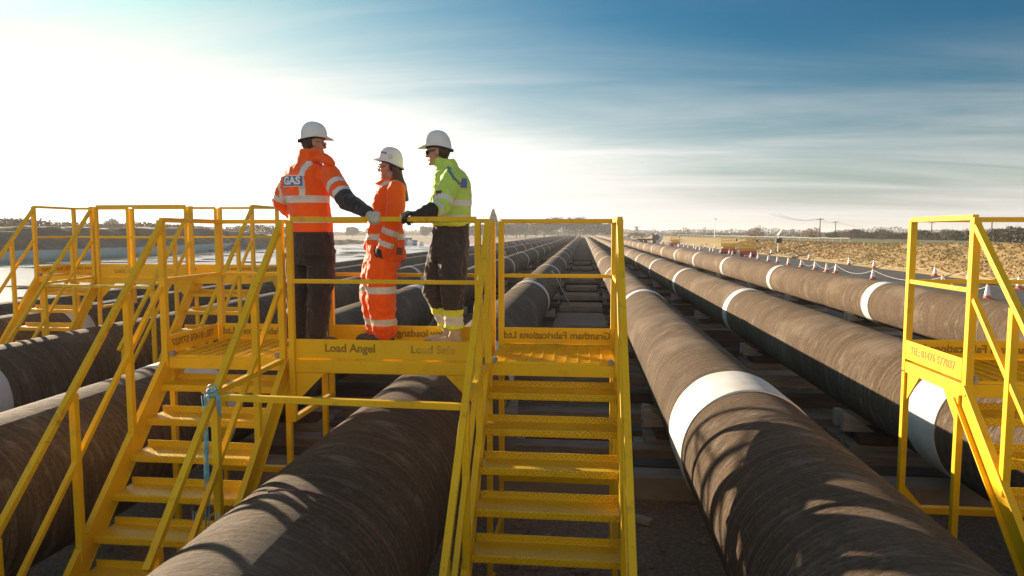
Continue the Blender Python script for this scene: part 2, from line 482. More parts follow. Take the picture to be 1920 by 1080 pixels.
# grass bank beside the road and the fields beyond it
def crest(y): return lerp(2.32, 1.74, (y - 38) / 45)
def grass_z(x, y):
    if x < 29.5: z = crest(y) * max(0, (x - 24.6) / 4.9) ** 0.85
    elif x < 60: z = lerp(crest(y), 1.25, (x - 31) / 25)
    else: z = lerp(1.25, 0.4, (x - 60) / 400)
    return z + (0.10 * nz(x, y, 0.5, 1) + 0.09 * nz(x, y, 1.1, 2) + 0.04 * nz(x, y, 2.6, 6)) * min(1, max(0, (x - 24.9) / 1.0)) * (1 if x < 70 else 0.3)
sheet('grass_bank', frange(24.6, 34, 0.35) + [37, 41, 46, 52, 60, 80, 110, 160, 240, 330, 460], frange(-15, 120, 0.7) + [130, 145, 160, 190, 230, 300, 400, 520, 700], grass_z, M['grass'])

gb = MB()
for k in range(20000):
    y = 16 + 110 * random.random() ** 1.6; x = 24.9 + 8.5 * random.random()
    z = grass_z(x, y) - 0.02
    h = random.uniform(0.05, 0.17); a = random.uniform(0, 6.28); lean = random.uniform(0.5, 1.6) * h
    w = 0.03 + 0.0009 * y
    dx, dy = math.cos(a), math.sin(a)
    for q in range(2):
        a2 = a + q * 1.9; lx, ly = lean * math.cos(a2 + 1), lean * math.sin(a2 + 1)
        ox, oy = random.uniform(-.12, .12), random.uniform(-.12, .12)
        p = V((x + ox, y + oy, z)); s = V((math.cos(a2), math.sin(a2), 0)) * w
        gb.add([p - s, p + s, p + V((lx, ly, h))], [(0, 1, 2)])
tag(gb.build('dry_grass', M['blade']), kind='stuff')

# loose stones on the ground round the platforms
st = MB()
for k in range(3600):
    x = random.uniform(-6, 6.5); y = 2.6 + 12 * random.random() ** 1.4
    r = random.choice((0.012, 0.016, 0.02, 0.03, 0.045)) * random.uniform(0.7, 1.3)
    a = random.uniform(0, 3.14)
    st.ball((x, y, r * 0.35), [(r * math.cos(a), r * math.sin(a), 0), (-r * .75 * math.sin(a), r * .75 * math.cos(a), 0), (0, 0, r * .6)], 6, 4)
tag(st.build('gravel', M['stone']), kind='stuff')

# ------------------------------------------------------------------ pipes
PR = 0.6
def pipe(x, bands, first_w, label, yend=390.0, zc=1.0):
    t = empty('coated_pipe', (x, 0, zc), label, 'pipe', 'concrete coated pipes laid side by side')
    b = MB(); ns = 96
    ys = [-6 + 0.0]; ys = frange(-6, 40, 2.0) + frange(45, 120, 8) + [200, 300, yend]
    vs = []; fs = []
    for y in ys:
        for k in range(ns):
            a = 2 * math.pi * k / ns; vs.append((x + PR * math.cos(a), y, zc + PR * math.sin(a)))
    for j in range(len(ys) - 1):
        for k in range(ns):
            p, q = j * ns + k, j * ns + (k + 1) % ns; fs.append((p, p + ns, q + ns, q))
    fs.append(tuple(range(ns))); fs.append(tuple(reversed([(len(ys) - 1) * ns + k for k in range(ns)])))
    b.add(vs, fs); b.build('pipe_shell', M['pipe'], t, smooth=True)
    for i, y in enumerate(bands):
        w = first_w if i == 0 else 0.46
        s = MB(); n2 = 72; r = PR + 0.014
        prof = [(0, PR - .004), (0.0, r * 0.995), (0.02, r), (w - 0.02, r), (w, r * 0.995), (w, PR - .004)]
        vs = []; fs = []
        for (dy, rr) in prof:
            for k in range(n2):
                a = 2 * math.pi * k / n2
                wob = 0.022 * noise.noise(V((3 * math.cos(a), 3 * math.sin(a), y + dy * 3))) if y < 40 else 0
                vs.append((x + rr * math.cos(a), y + dy + wob, zc + rr * math.sin(a)))
        for j in range(len(prof) - 1):
            for k in range(n2):
                p, q = j * n2 + k, j * n2 + (k + 1) % n2; fs.append((p, p + n2, q + n2, q))
        s.add(vs, fs); s.build('joint_sleeve', M['sleeve'], t, smooth=True)
    return t
def bandrow(ys, step, last=330):
    out = list(ys)
    while out[-1] < last: out.append(out[-1] + step)
    return out
pipe(-11.61, bandrow([8.3, 18.6], 10.3), 0.46, 'outermost dark coated pipe beside the shining wet flat')
pipe(-9.73, bandrow([11.5], 10.3), 0.46, 'dark coated pipe second in from the shining wet flat')
pipe(-7.19, bandrow([6.72, 17.1], 10.3), 0.46, 'dark coated pipe running under the far yellow platform')
pipe(-4.42, bandrow([6.62, 17.3, 27.8], 10.3), 0.5, 'dark coated pipe between the two yellow platforms')
pipe(-1.555, bandrow([8.9, 19.3], 10.3), 0.5, 'coated pipe passing under the platform where the workers stand')
tC = bpy.data.objects['coated_pipe.004']
b = MB(); pts = []
for k in range(40):
    a = math.pi / 2 + 0.25 - 1.95 * k / 39; yy = 3.48 + 0.02 * noise.noise(V((k * .3, 0, 0)))
    pts.append((-1.555 + .6015 * math.cos(a), yy, 1.0 + .6015 * math.sin(a)))
b.tube(pts, [max(.0015, .006 + .006 * noise.noise(V((k * .9, 2, 0)))) for k in range(40)], 5); b.build('paint_mark', M['pink'], tC)
pipe(1.505, bandrow([6.12, 16.5, 28.7], 11.6), 0.86, 'brown coated pipe with a broad white band, beside the central staircase')
pipe(4.118, bandrow([7.1, 17.1], 9.7), 0.6, 'brown coated pipe half in shade that the cut off platform straddles')
pipe(8.496, bandrow([9.8, 19.8], 10.1), 0.56, 'brown coated pipe closest to the coned road, standing apart')

# ------------------------------------------------------------------ timber under the pipes
PIPES = [-11.61, -9.73, -7.19, -4.42, -1.555, 1.505, 4.118, 8.496]
def sleeper(y, x0, x1, mat, h=0.22, d=0.26, z=0.0, label='dark timber sleeper lying across the ground under the pipes', name='timber_sleeper', group='sleepers across the ground under the pipes', cat='sleeper', rz=0.0):
    b = MB(); b.box(((x0 + x1) / 2, y, z + h / 2), (x1 - x0, d, h), rz)
    o = b.build(name, mat, bevel=0.012, loc=((x0 + x1) / 2, y, z)); return tag(o, label, cat, group)
sleeper(7.72, -3.9, 6.3, M['concrete'], 0.27, 0.34, label='long pale concrete beam on the gravel below the pipes', name='concrete_beam', group=None, cat='beam')
rows = [8.3, 8.95, 9.75, 10.7]
for i, y in enumerate(rows):
    sleeper(y, -4.6 + 0.3 * random.random(), 5.5 + 0.4 * random.random(), M['timber_dark' if i % 2 == 0 else 'timber'], 0.2, 0.3)
y = 12.1
while y < 70:
    sleeper(y, -5.4 + 0.5 * random.random(), 5.2 + 0.5 * random.random(), M[random.choice(['timber_dark', 'timber_dark', 'timber'])], 0.2, 0.27)
    y += 1.25 + 0.02 * y

# stepped mats between the two middle pipes
for i, (y, z, h) in enumerate([(17.2, 0.24, 0.2), (19.0, 0.3, 0.22), (21.2, 0.24, 0.2), (24.5, 0.24, 0.2), (28.5, 0.24, 0.22), (33, 0.24, 0.2), (38, 0.24, 0.22), (44, 0.24, 0.2), (51, 0.24, 0.2), (60, 0.24, 0.2)]):
    b = MB()
    for q in range(5): b.box((-0.05 + random.uniform(-.02, .02), y - 0.56 + q * 0.28, z + h / 2), (1.45 + random.uniform(-.05, .05), 0.272, h - random.uniform(0, .015)))
    o = b.build('timber_mat', M['mat'], bevel=0.01, loc=(-0.05, y, z))
    tag(o, 'muddy boarded mat laid between the two middle pipes', 'mat', 'boarded mats between the two middle pipes')
sleeper(16.2, -1.4, 1.3, M['steelbrown'], 0.24, 0.2, label='red brown steel beam across the ground between the middle pipes', name='steel_beam', group=None, cat='beam')

# a stack of bearers with wedge chocks under every pipe, at every few metres
def cradle(name):
    t = empty(name, (0, 0, 0))
    for k in range(3):
        b = MB(); z = 0.0 + 0.13 * k
        for q in range(3 - (k == 2)):
            b.box((0.02 * k, -0.3 + 0.3 * q + 0.03 * k, z + 0.062), (1.55 - 0.22 * k, 0.24, 0.12))
        b.build('bearer', M['timber_pale' if k == 0 else 'timber' if k == 1 else 'timber_dark'], t, bevel=0.008)
    for s in (-1, 1):
        for yy in (-0.2, 0.1):
            b = MB()
            b.prism([(s * 0.66, yy, 0.385), (s * 0.26, yy, 0.385), (s * 0.56, yy, 0.60), (s * 0.66, yy, 0.60)], (0, 0.12, 0))
            b.build('wedge', M['timber_pale'], t, fix=True)
    return t
proto = cradle('pipe_support')
first = True
for yy in (9.4, 15.1, 21.2, 27.3, 33.4, 41, 50, 60):
    for x in PIPES:
        if first: o = proto; first = False
        else: o = copy_tree(proto)
        o.location = (x + random.uniform(-.04, .04), yy + random.uniform(-.15, .15) + (0.4 if x < -4 else 0), 0.0)
        tag(o, 'stack of timber bearers with wedges carrying a pipe', 'pipe support', 'timber supports under the pipes')
# red painted bearers under the pipe closest to the road
for yy in (11.2, 14.0, 17.6, 23, 29):
    sleeper(yy, 7.5, 9.3, M['red'], 0.2, 0.3, 0.0, 'red painted bearer below the pipe closest to the road', 'red_bearer', 'red bearers below the road side pipe', 'bearer')

# lashing straps
def strap(name, pts, mat, label):
    b = MB()
    for a, c in zip(pts[:-1], pts[1:]): b.bar(a, c, 0.075, 0.012, up=(0, 1, 0.3))
    tag(b.build(name, mat, loc=pts[0]), label, 'strap')
strap('lashing_strap', [(-1.2, 26.5, 1.52), (-0.93, 26.3, 1.1), (-0.5, 24.6, 0.50), (-0.3, 23.9, 0.32)], M['strap_white'], 'white lashing strap hanging from the pipe beside the boarded mats')
strap('lashing_strap', [(-4.2, 24.3, 1.60), (-3.84, 24.0, 1.26), (-3.55, 22.6, 0.75), (-3.4, 22.0, 0.45)], M['strap_red'], 'red lashing strap hanging off the side of a dark pipe')
for i, (x, y, L, a) in enumerate(((2.75, 6.6, .5, .5), (3.05, 5.7, .35, 1.9), (-3.0, 6.9, .6, .2), (0.55, 7.0, .4, 2.6), (2.9, 11.6, .8, .15), (0.3, 12.9, .7, .4))):
    b = MB(); b.box((x, y, .035), (L, .09, .06), a)
    tag(b.build('timber_offcut', M['timber_pale'], loc=(x, y, 0), bevel=.005), 'short sawn timber offcut dropped on the gravel between the pipes', 'offcut', 'timber offcuts on the gravel')
# ------------------------------------------------------------------ access platforms
Y, PL = M['yellow'], M['plate']
def lettering(board, text, size, centre, facing, depth, mat, bold=0.0025):
    """letters that pass through the board; facing: 'front' (-y), 'back' (+y), 'left' (-x), 'right' (+x)"""
    vs, fs = text_faces(text, size, depth / 2, bold)
    c = V(centre)
    ax = {'front': ((1, 0, 0)), 'back': ((-1, 0, 0)), 'left': ((0, -1, 0)), 'right': ((0, 1, 0))}[facing]
    n = {'front': (0, -1, 0), 'back': (0, 1, 0), 'left': (-1, 0, 0), 'right': (1, 0, 0)}[facing]
    ax = V(ax); n = V(n)
    b = MB(); b.add([c + ax * v.x + V((0, 0, v.y)) + n * v.z for v in vs], fs)
    return b.build('lettering', mat, board)

def grating(x0, x1, y0, y1, z, parent):
    b = MB(); y = y0 + 0.012
    while y < y1:
        b.box(((x0 + x1) / 2, y, z - 0.014), (x1 - x0, 0.004, 0.026)); y += 0.030
    b2 = MB()
    n = int(round((x1 - x0) / 0.097)); dx = (x1 - x0) / n
    for i in range(1, n):
        b.box((x0 + i * dx, (y0 + y1) / 2, z + 0.003), (0.007, y1 - y0 - 0.02, 0.007))
    fr = 0.03
    b.box(((x0 + x1) / 2, y0 + 0.004, z - 0.018), (x1 - x0, 0.008, 0.036)); b.box(((x0 + x1) / 2, y1 - 0.004, z - 0.018), (x1 - x0, 0.008, 0.036))
    return b.build('grating', M['rusty'], parent)

def platform(origin, dz, label, far=False):
    ox, oy = origin
    t = empty('access_platform', (ox, oy, 0), label, 'access platform')
    D = 0.86; P = lambda x, y, z: (ox + x, oy + y, z)
    bev = 0.0 if far else 0.004
    rise = dz / 9.0; going = 0.206
    X = [(0.0, 1.05), (2.66, 3.71)]           # the two stair bays
    BX = (1.075, 2.635)                         # the bridge
    rh = dz + 1.1; mh = dz + 0.615; pw = 0.05; rw = 0.042
    def post(x, y, z0, z1, w=pw, name='post'):
        b = MB(); b.box(P(x, y, (z0 + z1) / 2), (w, w, z1 - z0)); return b.build(name, Y, t, bevel=bev)
    def rail(p, q, name='guard_rail', w=rw, mat=None):
        b = MB(); b.bar(P(*p), P(*q), w, w * 0.9); return b.build(name, mat or Y, t, bevel=bev)
    # decks
    for x0, x1 in X:
        grating(ox + x0 + 0.05, ox + x1 - 0.05, oy + 0.02, oy + D - 0.02, dz, t)
    grating(ox + BX[0] + 0.03, ox + BX[1] - 0.03, oy + 0.02, oy + D - 0.02, dz, t)
    # perimeter beams
    for side, (x0, x1) in enumerate(X):
        b = MB()
        b.box(P((x0 + x1) / 2, 0.02, dz - 0.065), (x1 - x0 - 0.06, 0.045, 0.09))
        b.box(P((x0 + x1) / 2, D - 0.02, dz - 0.065), (x1 - x0 - 0.06, 0.045, 0.09))
        b.box(P(x0 + 0.025, D / 2, dz - 0.065), (0.046, D - 0.05, 0.086)); b.box(P(x1 - 0.025, D / 2, dz - 0.065), (0.046, D - 0.05, 0.086))
        b.build('deck_beam', Y, t, bevel=bev)
    b = MB()
    b.box(P(sum(BX) / 2, 0.018, dz - 0.07), (BX[1] - BX[0] - 0.05, 0.05, 0.10)); b.box(P(sum(BX) / 2, D - 0.018, dz - 0.07), (BX[1] - BX[0] - 0.05, 0.05, 0.10))
    for q in range(3): b.box(P(BX[0] + 0.4 * (q + 1), D / 2, dz - 0.075), (0.05, D - 0.09, 0.07))
    b.build('bridge_beam', Y, t, bevel=bev)
    # welded cover strips on the front bridge beam
    b = MB()
    for (a, c) in ((0.11, 0.36), (0.42, 0.78), (0.79, 1.12), (1.13, 1.50)):
        b.box(P(BX[0] + (a + c) / 2, -0.0085, dz - 0.068), (c - a, 0.004, 0.078))
    b.build('cover_strip', Y, t)
    # toe boards with the cut lettering
    th = 0.008; zt = dz + 0.075
    def board(c, s): 
        b = MB(); b.box(P(*c), s); return b.build('toe_board', Y, t, bevel=bev * 0.5)
    w = X[0][1] - X[0][0]
    o = board((w / 2, D - 0.004, zt), (w - 0.1, th, 0.15)); lettering(o, 'Grantham Fabrications Ltd', 0.088, P(w / 2, D - 0.004, zt + 0.005), 'back', th + 0.004, M['letters'])
    o = board((0.004, D / 2, zt), (th, D - 0.05, 0.15)); lettering(o, 'TEL: 01476 577037', 0.082, P(0.004, D / 2, zt + 0.005), 'left', th + 0.004, M['letters'])
    o = board((X[1][0] + w / 2, D - 0.004, zt), (w - 0.1, th, 0.15)); lettering(o, 'Grantham Fabrications Ltd', 0.088, P(X[1][0] + w / 2, D - 0.004, zt + 0.005), 'back', th + 0.004, M['letters'])
    o = board((X[1][1] - 0.004, D / 2, zt), (th, D - 0.05, 0.15)); lettering(o, 'TEL: 01476 577037', 0.082, P(X[1][1] - 0.004, D / 2, zt + 0.005), 'right', th + 0.004, M['letters'])
    bw = BX[1] - BX[0]; bc = sum(BX) / 2
    o = board((bc, 0.004, zt), (bw - 0.055, th, 0.15))
    lettering(o, 'Load Angel', 0.092, P(BX[0] + 0.50, 0.004, zt + 0.005), 'front', th + 0.004, M['letters'] if not far else M['letter_gold'])
    lettering(o, 'Load Safe', 0.092, P(BX[0] + 1.17, 0.004, zt + 0.005), 'front', th + 0.004, M['letter_gold'])
    o = board((bc, D - 0.004, zt), (bw - 0.055, th, 0.15)); lettering(o, 'www.loadangel.com', 0.095, P(bc, D - 0.004, zt + 0.005), 'back', th + 0.004, M['letters'])
    # posts and guard rails
    e = 0.025
    for x0, x1, inner in ((X[0][0], X[0][1], 1), (X[1][0], X[1][1], 0)):
        for x in (x0 + e, x1 - e):
            post(x, e - 0.03, dz - 0.10, rh); post(x, D - e + 0.03, dz - 0.10, rh)
        out = x0 + e if inner else x1 - e
        rail((x0 + e, D - e + 0.03, rh), (x1 - e, D - e + 0.03, rh)); rail((x0 + e, D - e + 0.03, mh), (x1 - e, D - e + 0.03, mh), w=0.036)
        rail((out, 0.0, rh), (out, D, rh)); rail((out, 0.0, mh), (out, D, mh), w=0.036)
    for x in (BX[0] + 0.028, BX[1] - 0.028):
        post(x, -0.008, dz - 0.52 if x < 2 else dz - 0.30, rh - 0.004, 0.046); post(x, D + 0.008, dz - 0.10, rh - 0.004, 0.046)
    for yy in (-0.008, D + 0.008):
        rail((BX[0] + 0.04, yy, rh + 0.003), (BX[1] - 0.04, yy, rh + 0.003), mat=M['rusty']); rail((BX[0] + 0.05, yy, mh), (BX[1] - 0.05, yy, mh), w=0.036)
    # bridge side frame and gussets under the deck
    for x in (BX[0] + 0.028, BX[1] - 0.028):
        if x < 2:
            rail((x, 0.0, dz - 0.50), (x, D, dz - 0.50), 'cross_bar', 0.045); post(x, D - 0.02, dz - 0.52, dz - 0.10, 0.044)
        s = 1 if x < 2 else -1
        b = MB(); b.prism([P(x + s * 0.024, 0.0, dz - 0.122), P(x + s * 0.26, 0.0, dz - 0.122), P(x + s * 0.024, 0.0, dz - 0.36)], (0, 0.01, 0)); b.build('gusset', Y, t, fix=True)
    # legs and lower frames of the two stair bays
    for x0, x1 in X:
        lz = 0.76
        for x in (x0 + e, x1 - e):
            post(x, D - e + 0.03, lz - 0.02, dz - 0.11, 0.048, 'leg'); post(x, D - e + 0.03, 0.0, lz + 0.06, 0.036, 'leg')
            post(x, 0.075, 0.0, dz - 0.11, 0.044, 'leg')
            b = MB(); sg = 1 if x < (x0 + x1) / 2 else -1
            b.prism([P(x + sg * 0.024, D + 0.001, lz + 0.02), P(x + sg * 0.17, D + 0.001, lz + 0.02), P(x + sg * 0.024, D + 0.001, lz + 0.2)], (0, 0.01, 0)); b.build('gusset', Y, t, fix=True)
            b = MB(); b.prism([P(x - 0.004, D - 0.03, dz - 0.112), P(x - 0.004, D - 0.22, dz - 0.112), P(x - 0.004, D - 0.03, dz - 0.33)], (0.008, 0, 0)); b.build('gusset', Y, t, fix=True)
            b = MB(); b.prism([P(x - 0.004, 0.10, dz - 0.112), P(x - 0.004, 0.29, dz - 0.112), P(x - 0.004, 0.10, dz - 0.33)], (0.008, 0, 0)); b.build('gusset', Y, t, fix=True)
            rail((x, 0.05, lz * 0.5), (x, D, lz * 0.5 + 0.02), 'cross_bar', 0.03)
            # diagonal brace under the stair
            rail((x + sg * 0.03, -1.25, dz - rise - 1.25 / going * rise * 0.99 - 0.1), (x + sg * 0.03, 0.06, 0.25), 'brace', 0.035)
        rail((x0 + e, D - e + 0.03, lz), (x1 - e, D - e + 0.03, lz), 'cross_bar', 0.06)
        # bolts at the front deck corners
        for x in (x0 + 0.075, x1 - 0.075):
            b = MB(); b.tube([P(x, -0.012, dz + 0.012), P(x, 0.03, dz + 0.012)], 0.022, 8); b.tube([P(x, -0.02, dz + 0.012), P(x, -0.011, dz + 0.012)], 0.013, 10)
            b.build('bolt', M['bolt'], t)
    # stairs
    sl = rise / going
    for si, (x0, x1) in enumerate(X):
        stair = MB(); y_end = -(dz - 0.02) / sl - 0.06
        for x in (x0 + 0.028, x1 - 0.028):
            a = V(P(x, -0.035, dz - 0.035)); c = V(P(x, y_end, 0.12 * 0.0 + 0.0))
            dn = V((0, -going, -rise)).normalized(); nrm = V((0, rise, -going)).normalized()
            top0 = V(P(x, -0.01, dz - 0.03)); 
            L = (dz + 0.02) / -dn.z
            for off, ww, hh in ((0.075, 0.012, 0.17),):
                stair.bar(top0 + nrm * off, top0 + nrm * off + dn * (L - 0.1), ww, hh, up=nrm)
            sg = -1 if x < (x0 + x1) / 2 else 1
            for off in (-0.006, 0.156):
                stair.bar(top0 + nrm * off + V((sg * 0.014, 0, 0)), top0 + nrm * off + V((sg * 0.014, 0, 0)) + dn * (L - 0.1), 0.046, 0.013, up=nrm)
        so = stair.build('staircase', Y, t, bevel=bev * 0.6)
        for k in range(8):
            z = dz - rise * (k + 1); yf = -0.11 - going * k
            prof = [(yf, z), (yf + 0.225, z), (yf + 0.23, z + 0.045)]
            b = MB(); wx0, wx1 = ox + x0 + 0.036, ox + x1 - 0.036
            th2 = 0.006
            pts = [(yf + 0.004, z - 0.052), (yf, z - 0.046), (yf, z - 0.008), (yf + 0.008, z), (yf + 0.214, z), (yf + 0.22, z + 0.006), (yf + 0.22, z + 0.05),
                   (yf + 0.226, z + 0.05), (yf + 0.226, z - 0.006), (yf + 0.01, z - 0.006), (yf + 0.008, z - 0.052)]
            b.prism([(wx0, oy + p[0], p[1]) for p in pts], (wx1 - wx0, 0, 0))
            b.build('tread', PL, so, fix=True)
        # hand rails
        for x in (x0 + e, x1 - e):
            hz = lambda yy: dz + 1.06 + 1.07 * yy
            b = MB(); b.bar(P(x, -0.02, hz(-0.02) + 0.005), P(x, -1.80, hz(-1.80)), 0.044, 0.04)
            h = b.build('handrail', M['rusty'], t, bevel=bev)
            b = MB(); b.bar(P(x, -0.04, hz(-0.04) - 0.46), P(x, -1.75, hz(-1.75) - 0.50), 0.036, 0.034); b.build('mid_rail', Y, h, bevel=bev)
            for yy in (-0.46, -1.04, -1.70):
                zb = dz - 0.06 + sl * yy - 0.06
                b = MB(); b.box(P(x, yy, (hz(yy) - 0.02 + zb) / 2), (0.046, 0.046, hz(yy) - 0.02 - zb)); b.build('post', Y, h, bevel=bev)
    # guard bars in front of the bridge
    xa, xb = X[0][1] - e, X[1][0] + e
    rail((xa, -0.05, dz - 0.02), (xa, -1.02, dz - 0.045), 'guard_bar', 0.04); rail((xb, -0.05, dz - 0.02), (xb, -1.02, dz - 0.045), 'guard_bar', 0.04)
    rail((xa + 0.026, -1.05, dz - 0.07), (xb - 0.026, -1.05, dz - 0.09), 'guard_bar', 0.046, M['rusty'])
    return t
near = platform((-3.41, 5.21), 2.0, 'yellow steel stair platform carrying the three workers over a pipe')
farp = platform((-8.78, 10.15), 2.31, 'empty yellow stair platform farther off beside the wet flat', far=True)
cut = platform((2.56, 4.83), 2.0, 'yellow stair platform cut off by the picture edge, its phone number board sunlit')

# blue rope knotted on the hand rail
b = MB(); base = V((-2.385, 4.14, 1.99))
for q in range(5):
    a = q * 1.1; pts = []
    for s in range(9):
        w = s / 8 * 2 * math.pi
        pts.append(base + V((0.031 * math.cos(w), 0.030 * math.sin(w) * math.cos(a) - 0.006, 0.030 * math.sin(w) * math.sin(a) + 0.010 * q - 0.04)))
    b.tube(pts, 0.005, 6)
for q in range(7):
    x = random.uniform(-.02, .015); L = random.uniform(0.45, 0.98); pts = []
    for s in range(9):
        t_ = s / 8
        pts.append(base + V((x * (1 - t_) - 0.03 + 0.012 * math.sin(5 * t_ + q), -0.04 - 0.02 * t_ + 0.008 * math.sin(4 * t_ + q * 2), -0.04 - L * t_)))
    b.tube(pts, 0.0035, 5)
for q in range(2):
    pts = []
    for s in range(13):
        w = s / 12 * math.pi
        pts.append(base + V((-0.04 + (0.07 + 0.02 * q) * math.cos(w), -0.06, -0.80 - (0.24 + 0.05 * q) * math.sin(w))))
    b.tube(pts, 0.003, 5)
for q in range(3):
    pts = [base + V((0.03, -0.02, 0.0)), base + V((0.05 + 0.012 * q, -0.04, -0.04 - 0.01 * q)), base + V((0.06 + 0.01 * q, -0.05, -0.14 - 0.02 * q))]
    b.tube(pts, 0.0045, 5)
tag(b.build('tied_rope', M['rope'], loc=base, smooth=True), 'frayed blue rope knotted on the handrail, its strands hanging down', 'rope')

# ------------------------------------------------------------------ cones, tape, lifts
def cone(name='traffic_cone'):
    t = empty(name, (0, 0, 0))
    b = MB(); s = 0.2
    b.prism([(-s, -s + .05, 0.0), (-s + .05, -s, 0.0), (s - .05, -s, 0.0), (s, -s + .05, 0.0), (s, s - .05, 0.0), (s - .05, s, 0.0), (-s + .05, s, 0.0), (-s, s - .05, 0.0)], (0, 0, 0.045))
    b.build('base', M['cone_red'], t, fix=True)
    b = MB(); b.tube([(0, 0, 0.04), (0, 0, 0.07), (0, 0, 0.26), (0, 0, 0.60), (0, 0, 0.715), (0, 0, 0.72)], [0.165, 0.145, 0.106, 0.054, 0.034, 0.02], 16)
    b.build('body', M['cone_red'], t, smooth=False)
    b = MB(); b.tube([(0, 0, 0.17), (0, 0, 0.64)], [0.132, 0.053], 16); b.build('sleeve', M['cone_white'], t)
    return t
near_row = [(19.84, 86.3), (19.67, 82.8), (19.31, 78.0), (19.19, 73.3), (19.17, 69.9), (18.92, 65.4), (19.0, 61.9), (18.82, 57.8), (18.51, 54.2), (18.7, 52.8), (18.5, 45.8), (19.4, 39.1), (18.16, 32.7)]
y = 92.0
while y < 235: near_row.append((19.9 + random.uniform(-.4, .4), y)); y += random.uniform(4.0, 7.0)
far_row = [(25.4, 104.7), (25.2, 94.9), (24.6, 83.3), (24.7, 77.9), (24.5, 66.0), (24.4, 60.3), (24.1, 49.6), (23.8, 44.9), (23.1, 38.8)]
y = 113.0
while y < 235: far_row.append((24.4 + random.uniform(-.4, .4), y)); y += random.uniform(6, 10)
cp = cone(); c0 = True
for row, lab, grp in ((near_row, 'red and white traffic cone in the row between pipes and road', 'cones between the pipes and the road'), (far_row, 'red and white traffic cone in the row below the grass bank', 'cones below the grass bank')):
    for i, (x, y) in enumerate(row):
        o = cp if c0 else copy_tree(cp); c0 = False
        o.location = (x, y, 0.012 if x < 24.8 else 0.1); o.rotation_euler = (0, 0, random.uniform(0, 1.5))
        L = lab
        if grp.startswith('cones below') and i == 8: L = 'traffic cone below the grass bank, beside the cut off platform handrail'
        tag(o, L, 'traffic cone', grp)
# fallen black cone base beside the bank
b = MB(); b.prism([(23.0, 42.2, 0.01), (23.5, 42.0, 0.01), (23.7, 42.5, 0.01), (23.2, 42.7, 0.01)], (0, 0, 0.05)); b.tube([(23.3, 42.3, 0.05), (22.8, 42.1, 0.18)], [0.16, 0.06], 10)
tag(b.build('cone_base', M['black'], loc=(23.3, 42.3, 0), fix=True), 'black rubber cone foot lying on its side by the bank', 'cone foot')

b = MB(); seq = [(18.16, 32.7), (19.4, 39.1), (18.5, 45.8), (18.7, 52.8), (18.82, 57.8), (19.0, 61.9)]
for (xa, ya), (xb, yb) in zip(seq[:-1], seq[1:]):
    pts = []
    for k in range(11):
        s = k / 10; pts.append((xa + (xb - xa) * s, ya + (yb - ya) * s, 0.60 - 0.40 * (1 - (2 * s - 1) ** 2)))
    for p, q in zip(pts[:-1], pts[1:]): b.bar(p, q, 0.005, 0.013)
tag(b.build('barrier_tape', M['tape'], loc=(18.2, 32.7, 0)), 'white barrier tape sagging from cone to cone along the road', 'barrier tape')
b = MB(); seq = [(24.6, 100), (24.3, 92), (24.4, 83), (24.3, 76), (24.3, 66), (24.2, 60), (24.0, 49.6), (23.7, 44.9), (23.0, 38.8), (22.6, 33)]
for (xa, ya), (xb, yb) in zip(seq[:-1], seq[1:]):
    pts = [(xa + (xb - xa) * k / 8, ya + (yb - ya) * k / 8, 0.60 - 0.3 * (1 - (2 * k / 8 - 1) ** 2)) for k in range(9)]
    for p, q in zip(pts[:-1], pts[1:]): b.bar(p, q, 0.005, 0.012)
tag(b.build('barrier_tape', M['tape'], loc=(23, 38.8, 0)), 'white barrier tape sagging along the foot of the grass bank', 'barrier tape')

def lift(name='scissor_lift'):
    t = empty(name, (0, 0, 0)); L, W = 1.9, 0.95
    b = MB(); b.box((0, 0, 0.52), (W, L, 0.5)); b.box((0, -L / 2 - .03, 0.45), (W * .8, 0.06, 0.3)); b.build('chassis', M['red'], t, bevel=0.03)
    for sx in (-1, 1):
        for sy in (-.62, .62):
            b = MB(); b.tube([(sx * (W / 2 - .02), sy, 0.22), (sx * (W / 2 + .13), sy, 0.22)], 0.22, 16); b.build('wheel', M['black'], t)
    b = MB()
    for sx in (-.3, .3):
        for k in range(2):
            z0 = 0.79 + 0.11 * k
            b.bar((sx, -.8, z0), (sx, .8, z0 + .11), 0.05, 0.07); b.bar((sx + .06, .8, z0), (sx + .06, -.8, z0 + .11), 0.05, 0.07)
    b.build('scissor_arm', M['lift_yellow'], t)
    b = MB(); b.box((0, 0, 1.08), (W, L, 0.14)); b.build('deck', M['lift_yellow'], t, bevel=0.02)
    b = MB()
    for z in (1.5, 1.85, 2.25):
        b.box((-W / 2 + .02, 0, z), (0.07, L, 0.07)); b.box((W / 2 - .02, 0, z), (0.07, L, 0.07)); b.box((0, -L / 2 + .02, z), (W - .1, 0.05, 0.05)); b.box((0, L / 2 - .02, z), (W - .1, 0.05, 0.05))
    for sx in (-1, 1):
        for yy in (-.93, -.3, .3, .93): b.box((sx * (W / 2 - .02), yy, 1.7), (0.046, 0.046, 1.1))
    for z in (1.3,): b.box((0, -L / 2 + .03, z), (W - .12, 0.012, 0.22)); b.box((-W / 2 + .03, 0, z), (0.012, L - .12, 0.22))
    b.build('cage', M['lift_yellow'], t)
    b = MB(); b.box((0.25, -L / 2 - .02, 1.95), (0.28, 0.14, 0.3)); b.build('control_box', M['black'], t, bevel=0.02)
    return t
lp = lift(); lp.location = (20.2, 86.5, 0.01); lp.rotation_euler.z = 1.2
tag(lp, 'yellow caged lift on a red chassis, beside the first road cones', 'scissor lift', 'lifts parked on the road')
